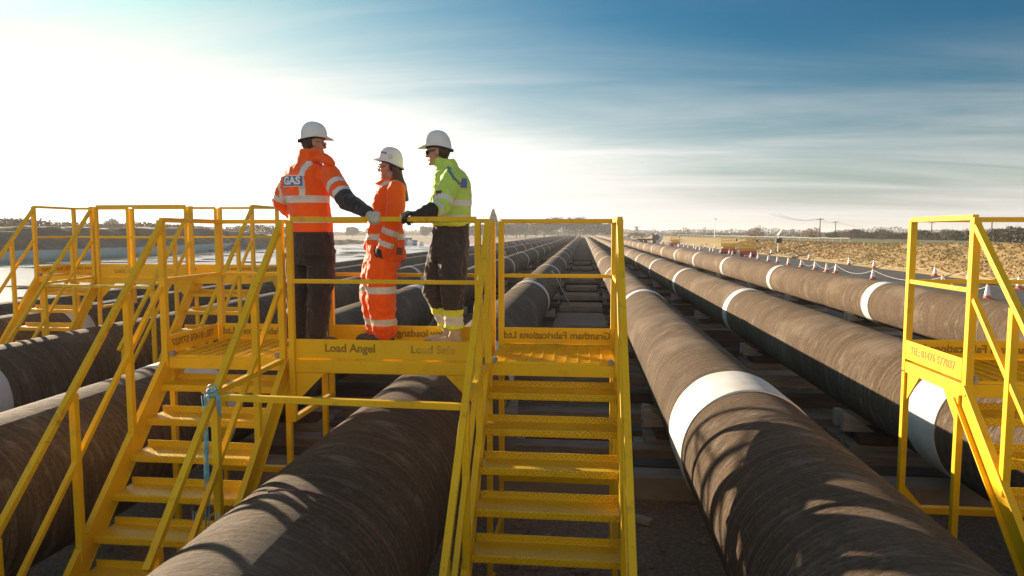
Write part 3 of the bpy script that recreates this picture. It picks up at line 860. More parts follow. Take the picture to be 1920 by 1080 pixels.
for (x, y, a, lab) in ((20.3, 98, 1.0, 'yellow caged lift on a red chassis, behind the other lift'), (20.0, 152, 1.3, 'small distant yellow lift parked alone on the road')):
    o = copy_tree(lp); o.location = (x, y, 0.01); o.rotation_euler.z = a; tag(o, lab)

# solar camera mast on the bank foot
t = empty('solar_mast', (25.5, 92.8, 0.1), 'pale mast with black battery box and tilted solar panel', 'solar mast')
b = MB(); b.tube([(25.5, 92.8, 0.0), (25.5, 92.8, 2.45)], 0.07, 10); b.build('pole', M['galv'], t)
b = MB(); b.box((25.5, 92.7, 1.95), (0.72, 0.5, 0.62)); b.build('battery_box', M['black'], t, bevel=0.03)
b = MB(); b.bar((25.35, 92.8, 2.6), (25.85, 92.8, 3.35), 0.9, 0.06, up=(-0.8, 0, 0.55)); b.build('solar_panel', M['galv'], t)
b = MB(); b.tube([(25.5, 92.8, 2.4), (25.55, 92.8, 2.85)], 0.04, 8); b.build('bracket', M['galv'], t)

# post and rail fence on the bank crest
t = empty('white_rail_fence', (30, 75, 1.7), 'low white post and rail fence along the crest of the bank', 'fence')
b = MB(); rb = MB(); y = 82.0
while y < 230:
    x = 30.4; z = grass_z(x, y); b.box((x, y, z + 0.28), (0.06, 0.06, 0.75)); y += 2.6
b.build('post', M['fence_white'], t)
y = 82.0
while y < 226:
    z0 = grass_z(30.4, y); z1 = grass_z(30.4, y + 2.6)
    rb.bar((30.33, y, z0 + .58), (30.33, y + 2.6, z1 + .58), 0.03, 0.05); y += 2.6
rb.build('rail', M['fence_white'], t)

# pale blue sheeting fence along the foot of the earth bank
t = empty('sheeting_fence', (-54.3, 75, 0), 'long low fence of pale blue sheeting below the earth bank', 'fence')
line = [(-56.5, 57), (-54.6, 58.5), (-54.5, 66), (-54.9, 77), (-56.4, 92), (-59, 108), (-65, 134), (-69, 150)]
b = MB(); vs = []; fs = []; samp = []
for (xa, ya), (xb, yb) in zip(line[:-1], line[1:]):
    n = max(2, int(math.hypot(xb - xa, yb - ya) / 0.5))
    for k in range(n): samp.append((xa + (xb - xa) * k / n, ya + (yb - ya) * k / n))
for i, (x, y) in enumerate(samp):
    w = 0.05 * math.sin(i * 1.3) + 0.04 * nz(x, y, .7)
    vs += [(x + w, y, -0.02), (x + w * .5, y, 0.65), (x + w, y, 1.22 + 0.06 * nz(x, y, .5, 4))]
for i in range(len(samp) - 1):
    for q in range(2): fs.append((3 * i + q, 3 * i + 3 + q, 3 * i + 4 + q, 3 * i + 1 + q))
b.add(vs, fs); o = b.build('sheet', M['silt'], t, smooth=True); s = o.modifiers.new('thick', 'SOLIDIFY'); s.thickness = 0.01
b = MB()
for i in range(0, len(samp), 5): b.box((samp[i][0] - 0.07, samp[i][1], 0.62), (0.06, 0.06, 1.3))
b.build('stake', M['timber_pale'], t)

# small things on the far flat behind the workers
b = MB()
for r in range(2):
    for q in range(7): b.box((-47 + q * 1.25, 158 + 0.1 * r, 0.3 + 0.62 * r), (1.15, 1.0, 0.56))
for q in range(4): b.box((-44.5 + q * 1.25, 158.2, 1.52), (1.15, 0.9, 0.5))
tag(b.build('crate_stack', M['bluecrate'], loc=(-43, 158, 0), bevel=0.03), 'stack of blue crates on the far flat behind the workers', 'crates')
for (x, y, s, lab) in ((-40.0, 156, 0.8, 'white bulk bag standing beside the blue crates'), (-36.0, 150, 0.6, 'small white bulk bag alone on the wet flat')):
    b = MB(); b.ball((x, y, s * .75), [(s, 0, 0), (0, s, 0), (0, 0, s * .85)], 12, 8); b.box((x, y, s * .45), (s * 1.5, s * 1.5, s * .9)); 
    for q in (-.4, .4): b.tube([(x + q * s, y, s * 1.3), (x + q * s * 1.3, y, s * 1.75), (x + q * s * .6, y, s * 1.4)], 0.06, 6)
    tag(b.build('bulk_bag', M['white'], loc=(x, y, 0)), lab, 'bulk bag')

# dark trailer and round white tank by the end of the road
t = empty('flat_trailer', (18.5, 190, 0), 'dark flat trailer beyond the far end of the cones', 'trailer')
b = MB(); b.box((17.6, 190, 1.1), (5.6, 2.2, 0.5)); b.box((19.6, 190, 1.9), (1.6, 2.0, 1.2)); b.bar((14.8, 190, .95), (13.2, 190, .7), .3, .2); b.build('bed', M['shed'], t, bevel=.05)
for xx in (15.9, 17.0, 19.3):
    b = MB(); b.tube([(xx, 188.8, .5), (xx, 189.1, .5)], .5, 14); b.build('wheel', M['black'], t)
t = empty('water_tank', (21.5, 200, 0), 'round white tank with a dark port beside the trailer', 'tank')
b = MB(); b.tube([(21.5, 199, 1.6), (21.5, 199.3, 1.6), (21.5, 201.5, 1.6), (21.5, 201.8, 1.6)], [1.0, 1.3, 1.3, 1.0], 18); b.box((21.5, 200.4, .25), (1.6, 2, .5)); b.build('barrel', M['white'], t, smooth=False)
b = MB(); b.tube([(21.5, 198.93, 1.6), (21.5, 199.05, 1.6)], .42, 14); b.build('port', M['black'], t)

# utility poles with wires
def upole(x, y, top, base, label):
    t = empty('utility_pole', (x, y, base), label, 'utility pole', 'utility poles over the hedges')
    b = MB(); b.tube([(x, y, base - 1), (x, y, top)], [0.19, 0.13], 8); b.build('pole', M['pole'], t)
    b = MB(); b.bar((x - 1.0, y, top - .35), (x + 1.0, y, top - .35), .14, .16); b.build('cross_arm', M['pole'], t)
    for q in (-.9, 0, .9):
        b = MB(); b.tube([(x + q, y, top - .27), (x + q, y, top - .05)], .06, 6); b.build('insulator', M['white'], t)
upole(72.6, 219.7, 7.4, 0.5, 'tallest dark utility pole, standing clear of the hedge')
upole(95.7, 272.5, 7.3, 0.5, 'paler utility pole next to the tallest one')
upole(116.9, 244.3, 6.6, 0.5, 'utility pole between the bare tree and the platform post')
upole(107.3, 192.9, 6.4, 0.6, 'utility pole behind the top rail of the cut off platform')
b = MB()
for dx in (-.9, 0, .9):
    seq = [(40 + dx, 150, 7.0), (72.6 + dx, 219.7, 7.35), (95.7 + dx, 272.5, 7.25), (180 + dx, 460, 7.2)]
    for p, q in zip(seq[:-1], seq[1:]):
        pts = [tuple(p[i] + (q[i] - p[i]) * k / 10 - (1.0 * (1 - (2 * k / 10 - 1) ** 2) if i == 2 else 0) for i in range(3)) for k in range(11)]
        b.tube(pts, 0.02, 4)
tag(b.build('power_line', M['black'], loc=(72.6, 219.7, 7)), 'thin power line wires sagging between the utility poles', 'power line')
t = empty('street_lamp', (44.3, 237, 0.4), 'slim pale lamp column above the distant fields', 'street lamp')
b = MB(); b.tube([(44.3, 237, 0), (44.3, 237, 7.5)], [0.13, 0.09], 8); b.build('column', M['galv'], t)
b = MB(); b.box((44.3, 236.8, 7.55), (1.1, .4, .22)); b.build('lamp_head', M['galv'], t, bevel=.04)

# dark shed at the edge of the view
t = empty('shed', (96, 163, 0.5), 'dark boarded shed with a flat roof beyond the hedge', 'shed')
b = MB(); b.box((98, 165, 2.0), (9, 5, 3.6)); b.build('wall', M['shed'], t)
b = MB(); b.box((98, 165, 3.9), (9.6, 5.6, 0.22)); b.build('roof', M['roof'], t)
b = MB(); b.box((97, 162.46, 1.4), (1.1, .08, 2.1)); b.build('door', M['pole'], t)

# ------------------------------------------------------------------ trees and hedges
def branch(b, p, d, L, r, depth, rng, tw, spread=0.55):
    q = p + d * L
    mid = p + d * L * 0.5 + V((rng.uniform(-.05, .05), rng.uniform(-.05, .05), 0)) * L
    (b if depth > 2 else tw).tube([p, mid, q], [r, r * .8, r * .62], 5 if depth > 2 else 3, cap=False)
    if depth == 0: return
    n = 3 if depth > 1 else 4
    for k in range(n):
        a = rng.uniform(0, 6.28); s = rng.uniform(.55, 1.0) * spread
        side = d.orthogonal().normalized(); side.rotate(Matrix.Rotation(a, 3, d))
        nd = (d + side * s * 1.4 + V((0, 0, .18))).normalized()
        st = p.lerp(q, rng.uniform(.55, 1.0)) if k else q
        branch(b, st, nd, L * rng.uniform(.62, .82), r * .58, depth - 1, rng, tw, spread)
def bare_tree(seed, h, spread=0.6):
    rng = random.Random(seed); t = empty('bare_tree', (0, 0, 0)); b = MB(); tw = MB()
    branch(b, V((0, 0, -.3)), V((rng.uniform(-.08, .08), rng.uniform(-.08, .08), 1)).normalized(), h * .27, h * .028, 5, rng, tw, spread)
    b.build('trunk', M['bark'], t); tw.build('crown', M['twig'], t)
    return t
def leafy_tree(seed, h, w, mat, name='evergreen_tree', n=900, leaf=0.32, conical=False):
    rng = random.Random(seed); t = empty(name, (0, 0, 0)); b = MB(); c = MB()
    b.tube([(0, 0, -.3), (0, 0, h * .3), (.1, 0, h * .7)], [h * .03, h * .022, h * .008], 7)
    for q in range(6):
        a = q * 1.05; b.tube([(0, 0, h * (.25 + .06 * q)), (w * .3 * math.cos(a), w * .3 * math.sin(a), h * (.38 + .07 * q))], [h * .01, h * .003], 4)
    b.build('trunk', M['bark'], t)
    lumps = [(rng.uniform(-.32, .32) * w, rng.uniform(-.32, .32) * w, h * rng.uniform(.25, .85), rng.uniform(.16, .3) * w) for q in range(14)]
    for k in range(n):
        if conical:
            z = h * (0.08 + .92 * rng.random() ** 1.3); rr = w * .5 * (1.02 - z / h) * rng.uniform(.55, 1.1); a = rng.uniform(0, 6.28); p = V((rr * math.cos(a), rr * math.sin(a), z))
        else:
            l = rng.choice(lumps); d = V((rng.gauss(0, 1), rng.gauss(0, 1), rng.gauss(0, 1))).normalized() * l[3] * rng.uniform(.6, 1.12); p = V(l[:3]) + V((d.x, d.y, d.z * h / w * .9))
        if p.z < .3: p.z = .3
        u = V((rng.gauss(0, 1), rng.gauss(0, 1), rng.gauss(0, 1))).normalized(); v = u.orthogonal().normalized(); s = leaf * rng.uniform(.5, 1.3)
        c.add([p - u * s, p + v * s * .6, p + u * s, p - v * s * .6], [(0, 1, 2, 3)])
    c.build('crown', mat, t); return t
T = {'a': bare_tree(1, 9), 'b': bare_tree(2, 8, .75), 'c': bare_tree(3, 10, .5), 'e': leafy_tree(4, 9.5, 10, M['evergreen'], n=2600, leaf=.42), 'f': leafy_tree(5, 11, 8, M['evergreen'], conical=True, n=2400, leaf=.4), 'g': leafy_tree(6, 7.5, 10, M['hedge'], 'scrub_tree', 2600, .4), 's': leafy_tree(8, 3.2, 5, M['twig'], 'scrub_bush', 1100, .15)}
used = set()
def plant(k, x, y, z, s, label, group=None, a=None):
    if k in used: o = copy_tree(T[k])
    else: o = T[k]; used.add(k)
    o.location = (x, y, z); o.scale = (s, s, s); o.rotation_euler.z = random.uniform(0, 6.28) if a is None else a
    tag(o, label, 'tree' if k != 's' else 'bush', group); return o

# ------------------------------------------------------------------ people
M['skin'] = simple('skin', (0.50, 0.27, 0.185), (0.42, 0.21, 0.14), 14, 0.5, 0.1, 60)
M['lips'] = simple('lips', (0.36, 0.13, 0.10), None, 10, 0.45)
M['hair_dark'] = simple('dark_brown_hair', (0.035, 0.022, 0.016), (0.06, 0.035, 0.024), 30, 0.5, 0.5, 60, stretch=(6, 6, 0.7))
M['hair_long'] = simple('long_auburn_hair', (0.055, 0.020, 0.014), (0.11, 0.035, 0.022), 24, 0.42, 0.8, 50, stretch=(5, 5, 0.4))
M['orange'] = cloth('hi_vis_orange_cloth', (1.0, 0.13, 0.0), (0.95, 0.105, 0.0), 0.7, 0.7)
M['lime'] = cloth('hi_vis_lime_cloth', (0.52, 0.77, 0.13), (0.44, 0.68, 0.10), 0.7, 0.7)
M['limey'] = cloth('hi_vis_yellow_band', (0.72, 0.78, 0.05), None, 0.7, 0.4)
M['navy'] = cloth('navy_workwear', (0.026, 0.022, 0.027), (0.038, 0.031, 0.036), 0.85, 0.7)
M['charcoal'] = cloth('charcoal_workwear', (0.050, 0.040, 0.039), (0.070, 0.056, 0.053), 0.85, 0.7)
M['reflect'] = cloth('reflective_tape', (0.72, 0.70, 0.66), (0.60, 0.58, 0.55), 0.4, 0.3, 0.0)
M['slate'] = cloth('slate_trim', (0.10, 0.20, 0.24), None, 0.7, 0.3)
M['helmet'] = simple('white_helmet_shell', (0.76, 0.77, 0.76), (0.70, 0.71, 0.70), 3, 0.35)
M['helmet_cream'] = simple('cream_helmet_shell', (0.80, 0.79, 0.74), (0.74, 0.72, 0.66), 3, 0.35)
M['dark'] = simple('dark_plastic', (0.02, 0.02, 0.022), None, 10, 0.4)
M['lens'] = simple('dark_lens', (0.012, 0.014, 0.014), None, 10, 0.12)
M['clear'] = simple('safety_lens', (0.75, 0.75, 0.74), None, 10, 0.1)
M['glove_pale'] = simple('pale_leather_glove', (0.60, 0.58, 0.47), (0.48, 0.45, 0.35), 22, 0.8, 0.4, 60)
M['glove_dark'] = simple('black_work_glove', (0.022, 0.018, 0.018), (0.04, 0.03, 0.03), 22, 0.8, 0.4, 60)
M['boot_dark'] = simple('dark_leather_boot', (0.065, 0.055, 0.055), (0.10, 0.085, 0.08), 16, 0.6, 0.3, 50)
M['boot_tan'] = simple('dusty_tan_boot', (0.58, 0.45, 0.32), (0.44, 0.33, 0.22), 12, 0.8, 0.4, 40)
M['sole'] = simple('boot_sole', (0.13, 0.11, 0.10), None, 10, 0.8)
M['badge_blue'] = simple('blue_badge_cloth', (0.085, 0.17, 0.40), None, 10, 0.6)
M['badge_white'] = simple('white_badge_print', (0.80, 0.80, 0.80), None, 10, 0.6)
M['badge_maroon'] = simple('maroon_arm_badge', (0.10, 0.028, 0.022), (0.16, 0.07, 0.05), 60, 0.7)
M['cream_label'] = simple('cream_sticker', (0.72, 0.66, 0.42), (0.60, 0.55, 0.36), 60, 0.5)

def frame_of(fwd, pitch=0.0, roll=0.0):
    f = V((fwd[0], fwd[1], 0)).normalized(); l = V((-f.y, f.x, 0)); u = V((0, 0, 1))
    f2 = f * math.cos(pitch) + u * math.sin(pitch); u2 = u * math.cos(pitch) - f * math.sin(pitch)
    l2 = l * math.cos(roll) + u2 * math.sin(roll); u3 = u2 * math.cos(roll) - l * math.sin(roll)
    return f2, l2, u3
def limb(b, pts, rad, n=16, flat=1.0): b.tube(pts, rad, n, flat=flat); [b.ball(p, [(r * .98, 0, 0), (0, r * .98, 0), (0, 0, r * .98)], 12, 8) for p, r in zip(pts, rad)]
def ringsec(c, yaw, a, bb):
    s = V((math.cos(yaw), math.sin(yaw), 0)); f = V((-math.sin(yaw), math.cos(yaw), 0))
    return (V(c), s * a, f * bb)

def head_shapes(b, c, F, L, U, k=1.0, slim=1.0):
    """skull, jaw, nose, brow, lips, chin and ears round the eye-height centre c"""
    c = V(c)
    def P(f, l, u): return c + F * f * k + L * l * k * slim + U * u * k
    def E(f, l, u, a, w, h): b.ball(P(f, l, u), [F * a * k, L * w * k * slim, U * h * k], 18, 11)
    E(-.012, 0, .035, .096, .076, .082); E(.0, 0, -.005, .088, .070, .085)
    b.loft([(P(.020, 0, .07), F * .066 * k, L * .060 * k * slim), (P(.026, 0, .02), F * .068 * k, L * .066 * k * slim), (P(.026, 0, -.03), F * .064 * k, L * .062 * k * slim),
            (P(.032, 0, -.07), F * .054 * k, L * .052 * k * slim), (P(.040, 0, -.098), F * .044 * k, L * .038 * k * slim), (P(.048, 0, -.115), F * .030 * k, L * .024 * k * slim)], 20)
    b.loft([(P(.088, 0, .018), F * .010 * k, L * .008 * k), (P(.102, 0, -.012), F * .013 * k, L * .011 * k), (P(.110, 0, -.032), F * .015 * k, L * .016 * k), (P(.098, 0, -.042), F * .012 * k, L * .014 * k)], 12)
    E(.084, .032, .026, .010, .024, .007); E(.084, -.032, .026, .010, .024, .007)
    E(.088, 0, -.060, .011, .022, .006); E(.086, 0, -.071, .011, .020, .007); E(.078, 0, -.102, .018, .02, .016)
    E(.058, .045, -.028, .022, .014, .016); E(.058, -.045, -.028, .022, .014, .016)
    for s in (-1, 1): E(-.010, s * .074, -.008, .019, .009, .032); E(-.016, s * .079, .008, .016, .008, .018)
    limb(b, [P(-.018, 0, -.05), P(-.035, 0, -.14), P(-.045, 0, -.20)], [.058 * k * slim, .057 * k * slim, .066 * k * slim], 16)

def helmet(t, c, F, L, U, k, mat, brim=0.055, sticker=None):
    c = V(c)
    mb = MB(); nseg = 40; rows = []
    for i in range(nseg):
        a = 2 * math.pi * i / nseg; ca, sa = math.cos(a), math.sin(a)
        front = max(0, ca); 
        zed = .052 + .012 * front ** 2 - .034 * max(0, -ca) ** 1.5
        col_ = []
        out = .010 + brim * front ** 2.2 + .010 * max(0, -ca) ** 2
        rx, ry = .122, .099
        col_.append((ca * (rx + out), sa * (ry + .010), zed - .016 * front ** 2 - .004))
        col_.append((ca * (rx + .004), sa * (ry + .004), zed + .004))
        col_.append((ca * rx, sa * ry, zed + .010))
        H = .122
        for j in range(1, 9):
            ph = j / 9 * math.pi / 2
            q = math.cos(ph) ** .82
            ridge = 1 + .02 * max(0, math.cos(a * 6)) * math.sin(ph * 2)
            col_.append((ca * rx * q * ridge, sa * ry * q * ridge, zed + .010 + (H + .055 - zed) * math.sin(ph) ** .96))
        rows.append(col_)
    m = len(rows[0]); vs = [c + F * p[0] * k + L * p[1] * k + U * p[2] * k for r in rows for p in r]
    top = c + U * (.052 + .010 + .125) * k; vs.append(top); ti = len(vs) - 1; fs = []
    for i in range(nseg):
        j2 = (i + 1) % nseg
        for j in range(m - 1): fs.append((i * m + j, j2 * m + j, j2 * m + j + 1, i * m + j + 1))
        fs.append((i * m + m - 1, j2 * m + m - 1, ti))
    mb.add(vs, fs)
    h = mb.build('hard_hat', mat, t, smooth=True, fix=True)
    s = h.modifiers.new('shell', 'SOLIDIFY'); s.thickness = 0.004; s.offset = -1
    b = MB(); pts = []
    for i in range(25):
        a = 2 * math.pi * i / 24; ca, sa = math.cos(a), math.sin(a)
        pts.append(c + F * ca * .102 * k + L * sa * .083 * k + U * (.044 - .035 * max(0, -ca)) * k)
    b.tube(pts, .009 * k, 6, cap=False); b.box(c - F * .112 * k + U * .004 * k, (.05 * k, .045 * k, .022 * k), math.atan2(F.y, F.x)); b.build('headband', M['dark'], h, smooth=True)
    return h

def hand(t, name, mat, wrist, kn, across, d1, d2, d3, thumb, r=.0105, scale=1.0):
    """palm from wrist to knuckles, four bent fingers of unequal length and a thumb"""
    b = MB(); wrist = V(wrist); kn = V(kn); ac = V(across).normalized() * .0225 * scale
    d = [V(x).normalized() for x in (d1, d2, d3)]
    nrm = (kn - wrist).normalized().cross(ac.normalized())
    b.loft([(wrist, ac * 1.25, nrm * .024), (wrist.lerp(kn, .35), ac * 1.75, nrm * .021), (wrist.lerp(kn, .8), ac * 2.0, nrm * .019), (kn, ac * 1.95, nrm * .015), (kn + (kn - wrist).normalized() * .008, ac * 1.7, nrm * .010)], 18)
    for i, ln in enumerate((.90, 1.0, .95, .76)):
        p = kn + ac * (i - 1.5) * .98; L = [x * ln * scale for x in (.042, .028, .021)]
        q = [p - d[0] * .012]; 
        for dd, l in zip(d, L): q.append(q[-1] + dd * l + (d[0] * .012 if len(q) == 1 else V((0, 0, 0))))
        rr = [r * 1.08, r * 1.02, r * .94, r * .82]
        limb(b, q, [x * scale for x in rr], 10)
    th = [V(x) for x in thumb]
    limb(b, th, [r * 1.5 * scale, r * 1.2 * scale, r * .95 * scale][:len(th)], 10)
    me = remeshed(b, .0038, 2)
    return link_mesh(name, me, [mat], t)

def boot(t, ankle, toe_dir, mat, zfloor, length=.28, sole=True, label=None):
    a = V(ankle); f = V((toe_dir[0], toe_dir[1], 0)).normalized(); s = V((-f.y, f.x, 0)); z = V((0, 0, 1)); g = V((a.x, a.y, zfloor))
    b = MB()
    b.loft([(g - f * .075 + z * .03, s * .034, z * .028), (g - f * .06 + z * .045, s * .042, z * .043), (g + f * .02 + z * .05, s * .046, z * .05), (g + f * .10 + z * .042, s * .050, z * .040), (g + f * .16 + z * .036, s * .048, z * .034), (g + f * .195 + z * .03, s * .034, z * .024)], 18)
    limb(b, [g + z * .06, g - f * .012 + z * .13, g - f * .015 + z * .22], [.052, .05, .056], 14)
    o = link_mesh('boot', remeshed(b, .006, 3), [mat], t)
    c = MB(); out = []
    for (x, w) in ((-.082, .02), (-.075, .034), (-.03, .043), (.05, .046), (.12, .053), (.17, .050), (.2, .034), (.208, .014)): out.append((x, w))
    pts = [g + f * x + s * w + z * .0015 for x, w in out] + [g + f * x - s * w + z * .0015 for x, w in reversed(out)]
    c.prism(pts, (0, 0, .024)); c.build('sole', M['sole'], o, fix=True)
    for q in range(4):
        c = MB() if q == 0 else c
        p = g + f * (.035 + .025 * q) + z * (.102 - .012 * q); c.bar(p - s * .03, p + s * .03, .006, .006)
    c.build('lace', M['dark'], o)
    return o

def seg_info(p, pts):
    """distance to polyline, arc length along it"""
    best = (9, 0); acc = 0
    for a, b in zip(pts[:-1], pts[1:]):
        d = b - a; L = d.length; t = max(0, min(1, (p - a).dot(d) / (L * L))); q = (p - (a + d * t)).length
        if q < best[0]: best = (q, acc + t * L)
        acc += L
    return best

def on_curve(vs, c, yaw, rad, z):
    """wraps flat text points round a vertical cylinder in front of the back"""
    out = []
    for v in vs:
        a = yaw + v.x / rad
        out.append(V((c[0] + math.sin(a) * (rad + v.z), c[1] - math.cos(a) * (rad + v.z), z + v.y)))
    return out

def core_body(t, head, F, L, U, k, torso, arms, legs, slim=1.0, extra=None):
    """one continuous skin: head, neck, trunk, limbs (mostly under the clothing)"""
    b = MB(); head_shapes(b, head, F, L, U, k, slim)
    b.loft([(c, u * .72, v * .72) for c, u, v in torso], 20)
    for pts, rad in arms: limb(b, pts, [r * .62 for r in rad], 12)
    for pts, rad in legs: limb(b, pts, [r * .62 for r in rad], 12)
    hc = V(head)
    def pick(p, n):
        q = p - hc; f, l, u = q.dot(F) / k, q.dot(L) / k, q.dot(U) / k
        if f > .088 and abs(l) < .024 and -.078 < u < -.054: return 1
        return 0
    return link_mesh('body', remeshed(b, .0052, 2), [M['skin'], M['lips']], t, pick)

ZD = 2.003     # walking surface of the grating

# --- first worker: orange two tone jacket with the GAS panel, back to the camera
YW = 5.74
t = empty('person', (-2.341, 5.740, 3.000), 'tall worker in an orange jacket reading GAS, pale glove on the rail', 'person'); t.location.z = ZD
yaw = R(-33)
C1 = lambda px_, z: V(((-2.365, 5.740, 3.000)[0] + (px_ - 580) * .00462, YW, z))
torso = [ringsec(C1(584, 2.80), yaw, .222, .175), ringsec(C1(584, 2.9), yaw, .222, .172), ringsec(C1(583, 3.02), yaw, .216, .165), ringsec(C1(580, 3.18), yaw, .212, .160), ringsec(C1(576, 3.36), yaw, .232, .168), ringsec(C1(574, 3.48), yaw, .246, .158), ringsec(C1(576, 3.55), yaw, .212, .13), ringsec(C1(582, 3.60), yaw, .115, .095)]
sh_l = V((-2.558, 5.780, 3.468)); el_l = V((-2.656, 5.800, 3.262)); wr_l = V((-2.638, 6.020, 3.165))
sh_r = V((-2.147, 5.660, 3.492)); el_r = V((-1.927, 5.460, 3.252)); wr_r = V((-1.686, 5.290, 3.156))
arm_l = ([sh_l, sh_l.lerp(el_l, .5), el_l, el_l.lerp(wr_l, .5), wr_l], [.078, .075, .068, .062, .055])
arm_r = ([sh_r, sh_r.lerp(el_r, .5), el_r, el_r.lerp(wr_r, .55), wr_r], [.092, .086, .076, .062, .046])
hip_l = V((-2.471, 5.760, 2.804)); kn_l = V((-2.478, 5.720, 2.442)); an_l = V((-2.515, 5.760, 2.039)); an_l.z = 2.10
hip_r = V((-2.252, 5.720, 2.806)); kn_r = V((-2.263, 5.680, 2.448)); an_r = V((-2.313, 5.720, 2.049)); an_r.z = 2.10
leg_l = ([hip_l, hip_l.lerp(kn_l, .5), kn_l, kn_l.lerp(an_l, .5), an_l], [.115, .108, .096, .088, .084])
leg_r = ([hip_r, hip_r.lerp(kn_r, .5), kn_r, kn_r.lerp(an_r, .5), an_r], [.125, .118, .104, .095, .088])
F, L, U = frame_of((0.80, 0.60), -0.04)
hd = V((-2.321, 5.760, 3.770))
core_body(t, hd, F, L, U, .96, torso, [arm_l, arm_r], [leg_l, leg_r])
b = MB(); b.loft(torso, 30); limb(b, *arm_l); limb(b, *arm_r)
# stand-up collar open to the side
b.loft([ringsec(C1(582, 3.56), yaw, .125, .11), ringsec(C1(585, 3.62), yaw, .118, .11), ringsec(C1(587, 3.68), yaw, .112, .108), ringsec(C1(588, 3.705), yaw, .104, .1)], 24)
b.loft([(V((-2.252, 5.640, 3.638)), V((.05, 0, .05)), V((0, .05, 0))), (V((-2.179, 5.620, 3.622)), V((.04, 0, .035)), V((0, .05, 0))), (V((-2.117, 5.600, 3.593)), V((.02, 0, .028)), V((0, .04, 0))), (V((-2.071, 5.600, 3.570)), V((.008, 0, .014)), V((0, .02, 0)))], 14)
J1 = wrinkle(remeshed(b, .0085, 5), .008, 1)
axl = [sh_l, el_l, wr_l]; axr = [sh_r, el_r, wr_r]; Ltot = (el_r - sh_r).length + (wr_r - el_r).length
sdir = V((math.cos(yaw), math.sin(yaw), 0))
def pick1(p, n):
    dr, sr = seg_info(p, axr); dl, sl_ = seg_info(p, axl)
    lat = (p - C1(578, p.z)).dot(sdir); back = -n.x * -math.sin(yaw) - n.y * math.cos(yaw)
    if dr < .112 and sr > .06 and lat > .185:
        if .155 < sr < .205 or .265 < sr < .312: return 1
        if sr > .312: return 2
        return 0
    if dl < .105 and sl_ > .05 and lat < -.20:
        if .17 < sl_ < .215: return 1
        return 0
    if p.z < 3.005: return 2
    if 3.085 < p.z < 3.13 or 3.25 < p.z < 3.308: return 1
    if p.z > 3.28 and p.z < 3.60 and (.100 < lat < .150 or -.215 < lat < -.175): return 1
    return 0
j = link_mesh('jacket', J1, [M['orange'], M['reflect'], M['navy']], t, pick1)
# GAS panel wrapped on the back
pc = C1(576, 3.4); r0 = .205; pyaw = R(-13)
b = MB(); pv = []; pf = []
for i in range(9):
    for q, zq in enumerate((-.047, .047)):
        a = pyaw + (-.105 + .21 * i / 8) / r0; pv.append((pc.x + math.sin(a) * r0, pc.y - math.cos(a) * r0, 3.43 + zq))
for i in range(8): pf.append((2 * i, 2 * i + 2, 2 * i + 3, 2 * i + 1))
b.add(pv, pf); pn = b.build('back_panel', M['badge_white'], j); s = pn.modifiers.new('t', 'SOLIDIFY'); s.thickness = .006; s.offset = -1
b = MB(); pv = []; pf = []
for i in range(9):
    for q, zq in enumerate((-.041, .041)):
        a = pyaw + (-.099 + .198 * i / 8) / r0; pv.append((pc.x + math.sin(a) * (r0 + .0025), pc.y - math.cos(a) * (r0 + .0025), 3.43 + zq))
for i in range(8): pf.append((2 * i, 2 * i + 2, 2 * i + 3, 2 * i + 1))
b.add(pv, pf); b.build('panel_field', M['badge_blue'], pn)
vs, fs = text_faces('GAS', .088, .001, .0035)
b = MB(); b.add(on_curve(vs, pc, pyaw, r0 + .005, 3.43), fs); b.build('lettering', M['badge_white'], pn)
b = MB(); limb(b, *leg_l); limb(b, *leg_r); b.loft([ringsec(C1(583, 2.72), yaw, .19, .15), ringsec(C1(583, 2.84), yaw, .20, .16), ringsec(C1(582, 3.0), yaw, .19, .15)], 24)
link_mesh('trousers', wrinkle(remeshed(b, .009, 5), .012, 4), [M['navy']], t)
boot(t, (an_l.x, an_l.y, 0), (.35, .9), M['boot_dark'], ZD); boot(t, (an_r.x, an_r.y, 0), (.6, .75), M['boot_dark'], ZD)
hand(t, 'glove', M['glove_pale'], (-1.697, 5.300, 3.156), (-1.616, 5.205, 3.145), (.98, -.15, -.1), (.15, -.75, -.6), (.02, -.1, -1), (.0, .55, -.85),
     [(-1.683, 5.280, 3.147), (-1.686, 5.235, 3.121), (-1.658, 5.200, 3.095)], r=.0125, scale=1.1)
hand(t, 'glove', M['glove_pale'], wr_l, wr_l + V((.05, .06, -.03)), (.5, -.4, -.6), (.8, .4, -.3), (.6, -.2, -.6), (.2, -.5, -.6), [wr_l + V((.01, .0, .02)), wr_l + V((.05, .01, .04)), wr_l + V((.08, .04, .03))])
b = MB(); b.ball(hd - F * .028 + U * .004, [F * .080, L * .0755, U * .078], 20, 12); b.ball(hd - F * .045 - U * .045, [F * .045, L * .058, U * .05], 16, 10)
link_mesh('hair', remeshed(b, .006, 2), [M['hair_dark']], t)
helmet(t, hd, F, L, U, .97, M['helmet'])
b = MB()
for s in (-1, 1): b.bar(hd + F * .005 + L * .078 * s + U * .006, hd + F * .092 + L * .062 * s + U * .004, .0035, .005)
g = b.build('safety_glasses', M['dark'], t)
b = MB()
for s in (-1, 1): b.ball(hd + F * .098 + L * .034 * s - U * .008, [F * .005, L * .030, U * .021], 14, 8)
b.build('lens', M['clear'], g, smooth=True)

